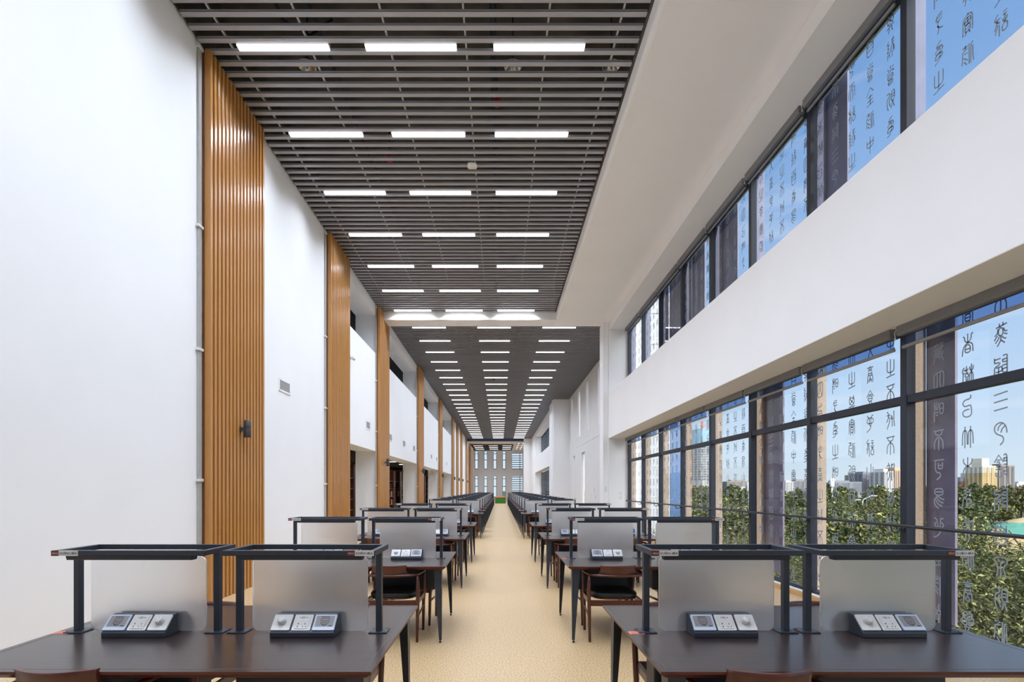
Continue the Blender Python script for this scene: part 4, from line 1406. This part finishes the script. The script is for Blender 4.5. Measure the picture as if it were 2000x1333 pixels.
# ------------------------------------------------------------------ chairs
def make_chair():
    c = empty('armchair')
    W_ = M['chairwood']
    # rear legs lean back a little and taper to the floor, front legs rise to the arm ends
    for sx in (-1, 1):
        MB().sweep([(sx * 0.258, -0.205, 0.0), (sx * 0.264, -0.212, 0.30), (sx * 0.270, -0.225, 0.52), (sx * 0.268, -0.235, 0.655)],
                   [(0.013, 0.014), (0.018, 0.021), (0.019, 0.022), (0.015, 0.017)], 10).build('leg', W_, c)
        MB().sweep([(sx * 0.245, 0.235, 0.0), (sx * 0.250, 0.228, 0.30), (sx * 0.262, 0.205, 0.55), (sx * 0.268, 0.19, 0.652)],
                   [(0.013, 0.013), (0.018, 0.019), (0.018, 0.019), (0.014, 0.014)], 10).build('leg', W_, c)
        MB().sweep([(sx * 0.262, -0.205, 0.24), (sx * 0.250, 0.228, 0.27)], (0.008, 0.014), 8).build('stretcher', W_, c)
    # seat rails
    mb = MB()
    mb.box(-0.255, 0.255, -0.222, -0.200, 0.355, 0.412)
    mb.box(-0.245, 0.245, 0.200, 0.222, 0.355, 0.412)
    for sx in (-1, 1):
        mb.box(sx * 0.252 - 0.011, sx * 0.252 + 0.011, -0.20, 0.20, 0.355, 0.412)
    mb.build('seat_rail', W_, c, bevel=0.004, seg=1)
    # seat shell and cushion: superellipse discs
    def disc(rings, nm, m):
        mb = MB()
        n = 32
        for (rx, ry, z) in rings:
            for k in range(n):
                t = 2 * PI * k / n
                cx, sy = math.cos(t), math.sin(t)
                mb.v.append((rx * math.copysign(abs(cx) ** 0.62, cx), ry * math.copysign(abs(sy) ** 0.62, sy), z))
        for i in range(len(rings) - 1):
            for k in range(n):
                k2 = (k + 1) % n
                mb.face([i * n + k, i * n + k2, (i + 1) * n + k2, (i + 1) * n + k], 0, True)
        mb.face([k for k in range(n)][::-1])
        mb.face([(len(rings) - 1) * n + k for k in range(n)])
        return mb.build(nm, m, c)
    disc([(0.19, 0.18, 0.410), (0.222, 0.215, 0.418), (0.228, 0.220, 0.428), (0.226, 0.218, 0.432)], 'seat_shell', W_)
    disc([(0.214, 0.206, 0.430), (0.228, 0.220, 0.440), (0.232, 0.224, 0.458), (0.222, 0.214, 0.476), (0.19, 0.182, 0.488), (0.10, 0.095, 0.492)], 'cushion', M['cushion'])
    # arm rail: one bent hoop from arm to arm
    path, rad = [], []
    for k in range(25):
        t = -1 + k / 12.0
        a = abs(t)
        if a > 0.62:
            u = (a - 0.62) / 0.38
            x = 0.262 + 0.018 * math.sin(PI * u)
            y = -0.20 + 0.40 * u
        else:
            th = a / 0.62 * PI / 2
            x = 0.262 * math.sin(th) ** 0.9
            y = -0.20 - 0.125 * math.cos(th) ** 0.9
        path.append((math.copysign(x, t), y, 0.667 - 0.006 * max(0, a - 0.62)))
        rad.append((0.015 + 0.012 * min(1, max(0, (a - 0.45) / 0.4)), 0.012))
    MB().sweep(path, rad, 10).build('arm_rail', W_, c)
    # crest: curved board with concave ends
    mb = MB()
    n, mrows = 20, 6
    for side in (0, 1):
        for j in range(mrows + 1):
            v = j / mrows
            for i in range(n + 1):
                u = -1 + 2 * i / n
                half = 0.205 - 0.045 * math.sin(v * PI / 2) ** 0.6 + 0.012 * v ** 3
                x = u * half
                y = -0.323 + 0.36 * x * x / 0.205 - 0.02 * v + (0.018 if side else 0.0)
                mb.v.append((x, y, 0.652 + 0.115 * v - 0.006 * (1 - u * u) * v * 0))
    w = n + 1
    off = w * (mrows + 1)
    for j in range(mrows):
        for i in range(n):
            a = j * w + i
            mb.face([a, a + 1, a + w + 1, a + w], 0, True)
            mb.face([off + a, off + a + w, off + a + w + 1, off + a + 1], 0, True)
    for i in range(n):
        mb.face([i, off + i, off + i + 1, i + 1])
        a = mrows * w + i
        mb.face([a, a + 1, off + a + 1, off + a])
    for j in range(mrows):
        a = j * w
        mb.face([a, a + w, off + a + w, off + a])
        a = j * w + n
        mb.face([a, off + a, off + a + w, a + w])
    mb.build('backrest', W_, c)
    return c


chair0 = make_chair()
used = False
for ri, y in enumerate(ROWS):
    for sd in 'LR':
        for seat in ('B', 'A'):
            sx = -FC if seat == 'B' else FC
            inner = (sd == 'L') == (seat == 'A')
            for face in ('near', 'far'):
                if ri == 0 and face == 'near' and seat == 'A':
                    continue                      # no chair there in the photograph
                if ri >= 6 and (face == 'far' or not inner):
                    continue                      # hidden behind the rows in front
                o = dup(chair0) if used else chair0
                used = True
                jx = random.uniform(-0.02, 0.02)
                dy = -DD + 0.28 if face == 'near' else DD - 0.28
                px = DX[sd] + sx + jx
                if ri == 0 and face == 'near':
                    px = -1.81 if sd == 'L' else 1.10
                if ri == 1 and face == 'near' and inner:
                    px = -1.07 if sd == 'L' else 1.14
                o.location = (px, y + dy + random.uniform(-0.012, 0.012), 0)
                o.rotation_euler = (0, 0, (0 if face == 'near' else PI) + random.uniform(-0.02, 0.02))
                pos = 'aisle seat' if inner else ('wall seat' if sd == 'L' else 'window seat')
                tag(o, 'mahogany armchair with black cushion, %s side, %s of %s desk on the %s' % (face, pos, ORD[ri], SIDE[sd].replace(' of the aisle', '')), 'chair', 'armchairs at the reading desks')

bt = empty('water_bottle', (2.13, 8.22, 0.7505), label='small translucent blue bottle on the third desk by the windows', cat='bottle')
bm_, bn_, bb_ = nodes_of('blue_plastic')
bb_.inputs['Base Color'].default_value = (0.10, 0.30, 0.85, 1)
bb_.inputs['Roughness'].default_value = 0.15
bb_.inputs['Transmission Weight'].default_value = 0.6
MB().lathe([(0.028, 0.0), (0.031, 0.006), (0.031, 0.085), (0.026, 0.105), (0.014, 0.118), (0.014, 0.124)], (0, 0, 0), 20).build('bottle_body', bm_, bt)
MB().lathe([(0.017, 0.122), (0.017, 0.142), (0.015, 0.144)], (0, 0, 0), 16).build('cap', M['plate'], bt)

# ------------------------------------------------------------------ outside: ground, trees, buildings
GZ = -9.0
mb = MB().box(4.7, 2200, -300, 2600, GZ - 0.5, GZ)
struct('ground', mb, M['soil'], 'park ground far below the windows', 'ground')


def crown_mesh(name, n, size, rx, rz, seed, shares):
    rnd = random.Random(seed)
    mb = MB()
    blobs = []
    for k in range(26):
        th = rnd.uniform(0, 2 * PI)
        ph = math.acos(rnd.uniform(-0.55, 1))
        r = rnd.uniform(0.45, 0.85)
        blobs.append((rx * r * math.sin(ph) * math.cos(th), rx * r * math.sin(ph) * math.sin(th), rz * r * math.cos(ph), rnd.uniform(0.26, 0.42) * rx))
    for k in range(n):
        bx, by, bz, br = blobs[rnd.randrange(len(blobs))]
        d = Vector((rnd.gauss(0, 1), rnd.gauss(0, 1), rnd.gauss(0, 1))).normalized()
        p = Vector((bx, by, bz)) + d * br * rnd.uniform(0.45, 1.08)
        nrm = (d + Vector((rnd.gauss(0, .5), rnd.gauss(0, .5), rnd.gauss(0, .5) + 0.15))).normalized()
        a = nrm.orthogonal().normalized()
        a = Matrix.Rotation(rnd.uniform(0, 6.28), 3, nrm) @ a
        b = nrm.cross(a)
        s = size * rnd.uniform(0.6, 1.3)
        q = len(mb.v)
        mb.v += [tuple(p - a * s), tuple(p + b * s * 0.45 + nrm * s * 0.15), tuple(p + a * s), tuple(p - b * s * 0.45 + nrm * s * 0.15)]
        t_ = rnd.random()
        mb.face([q, q + 1, q + 2, q + 3], 0 if t_ < shares[0] else (1 if t_ < shares[1] else 2))
    return mb.mesh(name, [M['leaf_a'], M['leaf_b'], M['leaf_c']])


def trunk_mesh(h):
    mb = MB()
    mb.sweep([(0, 0, 0), (0.05, 0.02, h * 0.4), (-0.03, 0.04, h * 0.8)], [0.22, 0.17, 0.10], 8)
    for k in range(5):
        a = k * 1.26
        mb.sweep([(0, 0.02, h * 0.55), (math.cos(a) * 0.9, math.sin(a) * 0.9, h * 0.75), (math.cos(a) * 1.6, math.sin(a) * 1.6, h * 0.92)], [0.09, 0.06, 0.03], 6)
    return mb.mesh('trunk', M['bark'])


crowns = {
 'near': [crown_mesh('crown', 32000, 0.046, 2.9, 2.6, 1, (0.58, 0.91)), crown_mesh('crown', 32000, 0.046, 2.7, 2.9, 2, (0.64, 0.93)), crown_mesh('crown', 32000, 0.046, 2.8, 2.5, 3, (0.52, 0.88))],
 'mid': [crown_mesh('crown', 8000, 0.12, 3.0, 3.0, 4, (0.48, 0.88)), crown_mesh('crown', 8000, 0.12, 3.0, 3.3, 5, (0.70, 0.95)), crown_mesh('crown', 8000, 0.12, 3.1, 2.8, 6, (0.36, 0.80))],
 'far': [crown_mesh('crown', 3000, 0.30, 3.2, 3.2, 7, (0.62, 0.96)), crown_mesh('crown', 3000, 0.30, 3.3, 3.0, 8, (0.50, 0.93))],
}
trunk = trunk_mesh(8.0)
rnd = random.Random(21)
GROUPS = {'near': ('leafy broadleaf tree in the park just below the lower windows', 'park trees below the windows'),
          'mid': ('broadleaf tree in the wood beyond the nearest park trees', 'trees of the middle wood'),
          'far': ('dark broadleaf tree in the belt in front of the tower blocks', 'trees of the distant belt')}
for r, cnt in ((9, 4), (13, 5), (18, 6), (24, 7), (31, 8), (40, 10), (52, 11), (68, 12), (90, 14), (120, 16), (160, 18), (215, 20)):
    for k in range(cnt):
        ang = math.radians(51 - 38 * (k + 0.5 + rnd.uniform(-0.25, 0.25)) / cnt)
        if r < 20:
            ang = math.radians(58 - 38 * (k + 0.5 + rnd.uniform(-0.2, 0.2)) / cnt)
        rr = r * rnd.uniform(0.92, 1.1)
        x, y = rr * math.sin(ang) * 1.12, rr * math.cos(ang)
        if x < 8.2:
            x = 8.2 + rnd.uniform(0, 1.0)
        if x < 15 and 26 < y < 40:
            continue
        if 47 < x < 75 and 47 < y < 70:
            continue
        kind = 'near' if r < 28 else ('mid' if r < 85 else 'far')
        me = crowns[kind][rnd.randrange(len(crowns[kind]))]
        top = {'near': rnd.uniform(-0.2, 0.7), 'mid': rnd.uniform(-0.4, 0.9), 'far': rnd.uniform(0.2, 2.2)}[kind]
        if r >= 160:
            top += 0.8
        if x / y > 0.88 and 28 < r < 80:
            top = -2.4                       # low growth in front of the mound
        t = empty('tree', (x, y, GZ), rnd.uniform(0, 6.28), *GROUPS[kind][:1], 'tree', GROUPS[kind][1])
        cr = bpy.data.objects.new('crown', me)
        COL.objects.link(cr)
        cr.parent = t
        cr.location = (0, 0, top - GZ - 3.0)
        tk = bpy.data.objects.new('trunk', trunk)
        COL.objects.link(tk)
        tk.parent = t

# earth mound under dust netting
def mound():
    mb = MB()
    n, m_ = 26, 14
    rr = random.Random(5)
    for i in range(n + 1):
        for j in range(m_ + 1):
            u, v = i / n, j / m_
            h = 7.4 * (math.sin(PI * u) ** 0.5) * (math.sin(PI * v) ** 0.6) + rr.uniform(-0.12, 0.12)
            mb.v.append((-11 + 22 * u, -7 + 14 * v, max(0, h)))
    for i in range(n):
        for j in range(m_):
            a = i * (m_ + 1) + j
            mb.face([a, a + m_ + 1, a + m_ + 2, a + 1], 1 if (math.sin(i * 0.9 + j * 0.35) + 0.4 * math.sin(j * 1.7) > 0.25) else 0, True)
    o = mb.build('earth_mound', [M['sand'], M['net']])
    o.location = (62.0, 58.0, GZ)
    return tag(o, 'sandy earth mound partly under teal netting behind the park trees', 'mound')


mound()


def win_grid(mb, x0, x1, y, z0, z1, nx, nz, axis, mi=0, fw=0.55, fh=0.5):
    for i in range(nx):
        for k in range(nz):
            a = x0 + (x1 - x0) * (i + 0.5 - fw / 2) / nx
            b = x0 + (x1 - x0) * (i + 0.5 + fw / 2) / nx
            c = z0 + (z1 - z0) * (k + 0.5 - fh / 2) / nz
            d = z0 + (z1 - z0) * (k + 0.5 + fh / 2) / nz
            q = len(mb.v)
            if axis == 'y':
                mb.v += [(a, y, c), (b, y, c), (b, y, d), (a, y, d)]
            else:
                mb.v += [(y, b, c), (y, a, c), (y, a, d), (y, b, d)]
            mb.face([q, q + 1, q + 2, q + 3], mi)


def tower(px0, px1, ytop, Z, depth, col, label, rot=0.0, roof=None, nx=6, nz=16, band=None, wcol=(0.10, 0.12, 0.15)):
    """block whose front spans photo columns px0..px1 at distance Z; sits on the ground outside"""
    X0, X1 = (px0 - 977) * Z / 1000, (px1 - 977) * Z / 1000
    top = 1.5 + (956 - ytop) * Z / 1000 - GZ
    w = X1 - X0
    t = empty('apartment_tower', ((X0 + X1) / 2, Z, GZ), rot, label, 'building')
    key = 'facade_%02d%02d%02d' % tuple(int(c * 99) for c in col)
    m = bpy.data.materials.get(key) or mat(key, col, 0.8, vary=0.06, scale=0.05)
    wk = 'glass_%02d%02d%02d' % tuple(int(c * 99) for c in wcol)
    wm = bpy.data.materials.get(wk) or mat(wk, wcol, 0.3, vary=0.3, scale=0.2)
    mats = [m]
    mb = MB().box(-w / 2, w / 2, 0, depth, 0, top)
    if band:
        bm = mat(key + '_band', band[0], 0.8, vary=0.06, scale=0.05)
        mats.append(bm)
        mb.box(-w / 2 - 0.2, w / 2 + 0.2, -0.2, depth, top * band[1], top, 1)
    for k in range(1, 3):                       # shallow projecting bays on the front
        xa = -w / 2 + w * k / 3
        mb.box(xa - w * 0.06, xa + w * 0.06, -0.8, 0, 0, top * 0.985)
    mb.build('facade', mats, t)
    mb = MB()
    win_grid(mb, -w / 2, w / 2, -0.86, 0.3 * top, top * 0.985, nx, nz, 'y')
    win_grid(mb, 0, depth, -w / 2 - 0.26, 0.3 * top, top * 0.985, max(2, nx // 2), nz, 'x')
    mb.build('windows', wm, t)
    rw = roof or (0.25, 0.7)
    mb = MB().box(-w * rw[0], w * rw[0] * 0.6, depth * 0.2, depth * 0.8, top, top + rw[1] * 5)
    mb.box(-w / 2, w / 2, 0, 0.4, top, top + 0.9)
    mb.build('roof_block', mats[-1], t)
    return t


CREAM, GREY, WHITE_, TAN, RED_ = (0.46, 0.43, 0.36), (0.20, 0.21, 0.24), (0.52, 0.52, 0.52), (0.50, 0.34, 0.23), (0.34, 0.08, 0.08)
tower(1917, 1950, 912, 600, 20, (0.62, 0.43, 0.18), 'tall yellow apartment tower with cream top storeys', 0.12, (0.3, 2.0), 8, 18, ((0.66, 0.61, 0.50), 0.80))
tower(1951, 1982, 911, 606, 18, (0.22, 0.19, 0.17), 'brown shaded apartment tower joined to the yellow tower', 0.0, (0.2, 0.6), 3, 18)  # yellow tower's far side as its own block, shade put into the colour
tower(1890, 1916, 932, 640, 16, (0.62, 0.28, 0.22), 'coral apartment block with white top beside the yellow tower', 0.1, (0.3, 1.0), 5, 10, ((0.62, 0.61, 0.60), 0.78))
tower(1868, 1889, 938, 660, 16, GREY, 'grey slab block nearest the cladding panel, before the coral block', 0.0, (0.3, 0.6), 5, 9)
tower(1984, 2030, 946, 640, 16, (0.62, 0.30, 0.25), 'coral apartment block with white top beyond the brown tower', 0.1, (0.3, 0.6), 6, 9, ((0.62, 0.61, 0.60), 0.80))
tower(1669, 1684, 928, 760, 20, CREAM, 'cream apartment tower rising behind the long grey block', 0.1, (0.3, 0.8), 4, 14)
tower(1684, 1712, 925, 700, 24, GREY, 'tall grey apartment tower beside the dark red one', 0.1, (0.25, 0.5), 7, 18)
tower(1713, 1725, 939, 720, 18, RED_, 'dark red apartment tower with pale top', 0.1, (0.3, 0.8), 3, 12, ((0.70, 0.70, 0.70), 0.88))
tower(1727, 1747, 922, 660, 24, WHITE_, 'white apartment tower with close window grid', 0.1, (0.3, 0.8), 6, 18, None)
tower(1747, 1775, 919, 680, 24, TAN, 'tan apartment tower partly behind the window mullion', 0.1, (0.3, 0.8), 6, 18)
tower(1619, 1683, 943, 640, 18, (0.20, 0.21, 0.235), 'long grey apartment slab with many stairwells', 0.0, (0.3, 0.5), 18, 9)
tower(1534, 1552, 942, 700, 16, WHITE_, 'small white block beyond the trees in the third bay', 0.1, (0.3, 0.4), 4, 6)
tower(1552, 1580, 940, 720, 16, (0.22, 0.22, 0.23), 'grey slab block beyond the trees in the third bay', 0.0, (0.3, 0.5), 8, 8)
tower(1420, 1468, 941, 760, 16, (0.26, 0.235, 0.21), 'long beige slab block behind the wood in the fourth bay', 0.0, (0.3, 0.5), 14, 8)
tower(1446, 1470, 955, 420, 14, WHITE_, 'low white building in front of the beige slab', 0.15, (0.3, 0.3), 5, 4)
# tower under construction with sheeted crown and crane mast
ct = tower(1366, 1398, 840, 420, 16, (0.36, 0.37, 0.37), 'concrete tower under construction with blue sheeted crown', 0.42, (0.2, 0.3), 8, 20)
wct = (1398 - 1366) * 0.42
topct = 1.5 + (956 - 840) * 0.42 - GZ
mb = MB().box(-wct / 2 - 0.3, wct / 2 + 0.3, -1.2, 16.4, topct * 0.76, topct + 0.4)
mb.build('sheeting', mat('blue_sheeting', (0.21, 0.36, 0.46), 0.7, vary=0.15, scale=0.2), ct)
tower(1400, 1408, 845, 430, 12, (0.28, 0.31, 0.34), 'slim dark tower behind the concrete tower', 0.1, (0.2, 0.4), 4, 20)
cr = empty('tower_crane', ((1371 - 977) * 0.45, 450, GZ), label='orange tower crane beside the sheeted tower', cat='crane')
ora = mat('crane_orange', (0.70, 0.16, 0.04), 0.6, vary=0.1, scale=0.5)
mb = MB()
ht = 1.5 + (956 - 822) * 0.45 - GZ
for sx in (-0.5, 0.5):
    for sy in (-0.5, 0.5):
        mb.box(sx - 0.12, sx + 0.12, sy - 0.12, sy + 0.12, 0, ht)
k = 0
z = 0
while z < ht - 2:
    mb.sweep([(-0.5, -0.5, z), (0.5, -0.5, z + 2)], 0.08, 4)
    z += 2
mb.build('mast', ora, cr)
MB().box(-1.5, 4.5, -0.4, 0.4, ht - 5, ht - 4.2).build('jib', ora, cr)

# wing of the same building at the end of the bays
wg = empty('office_wing', (7.4, 30, GZ), label='pale office wing with a blue glass corner beyond the far bays', cat='building')
MB().box(0, 2.56, 0, 6, 0, 22).build('facade', mat('pale_metal_panel', (0.40, 0.43, 0.47), 0.5, vary=0.05, scale=0.4), wg)
MB().box(2.56, 3.35, -0.1, 6, 0, 22).build('glass_corner', mat('blue_curtain_glass', (0.06, 0.13, 0.27), 0.2, vary=0.25, scale=0.5), wg)
mb = MB()
for k in range(12):
    mb.box(0, 2.56, -0.03, 0, 1.0 + 1.8 * k, 1.05 + 1.8 * k)
mb.build('panel_joint', M['vent'], wg)

# street lamps
lampm = mat('lamp_post_white', (0.72, 0.72, 0.70), 0.5, vary=0.03, scale=3)
for i, (px, py, Z) in enumerate(((1685, 978, 62), (1659, 984, 78), (1730, 979, 70))):
    X = (px - 977) * Z / 1000
    zt = 1.5 + (956 - py) * Z / 1000
    s_ = empty('street_lamp', (X, Z, GZ), label=('pale street lamp among the trees in the second bay, tallest', 'pale street lamp among the trees in the second bay, farthest back', 'pale street lamp among the trees beside the mullion of the second bay')[i], cat='street lamp')
    MB().sweep([(0, 0, 0), (0, 0, zt - GZ - 0.1), (0.12, 0, zt - GZ + 0.15), (1.0, 0, zt - GZ + 0.55)], [0.07, 0.045, 0.04, 0.035], 8).build('pole', lampm, s_)
    MB().box(0.9, 1.7, -0.09, 0.09, zt - GZ + 0.52, zt - GZ + 0.61).build('lamp_head', lampm, s_, bevel=0.02)

# white masts in the park
for i, (px, y0_, Z) in enumerate(((1463, 948, 66), (1625, 940, 74))):
    X = (px - 977) * Z / 1000
    h_ = 1.5 + (956 - y0_) * Z / 1000 - GZ
    m_ = empty('white_mast', (X, Z, GZ), label=('white mast among the trees of the fourth bay', 'white mast with a small antenna head among the trees of the second bay')[i], cat='mast')
    MB().sweep([(0, 0, 0), (0, 0, h_)], [0.16, 0.10], 10).build('pole', lampm, m_)
    MB().lathe([(0.22, h_ - 0.9), (0.28, h_ - 0.7), (0.28, h_ + 0.2), (0.20, h_ + 0.4)], (0, 0, 0), 10).build('antenna_head', M['signwhite'], m_)
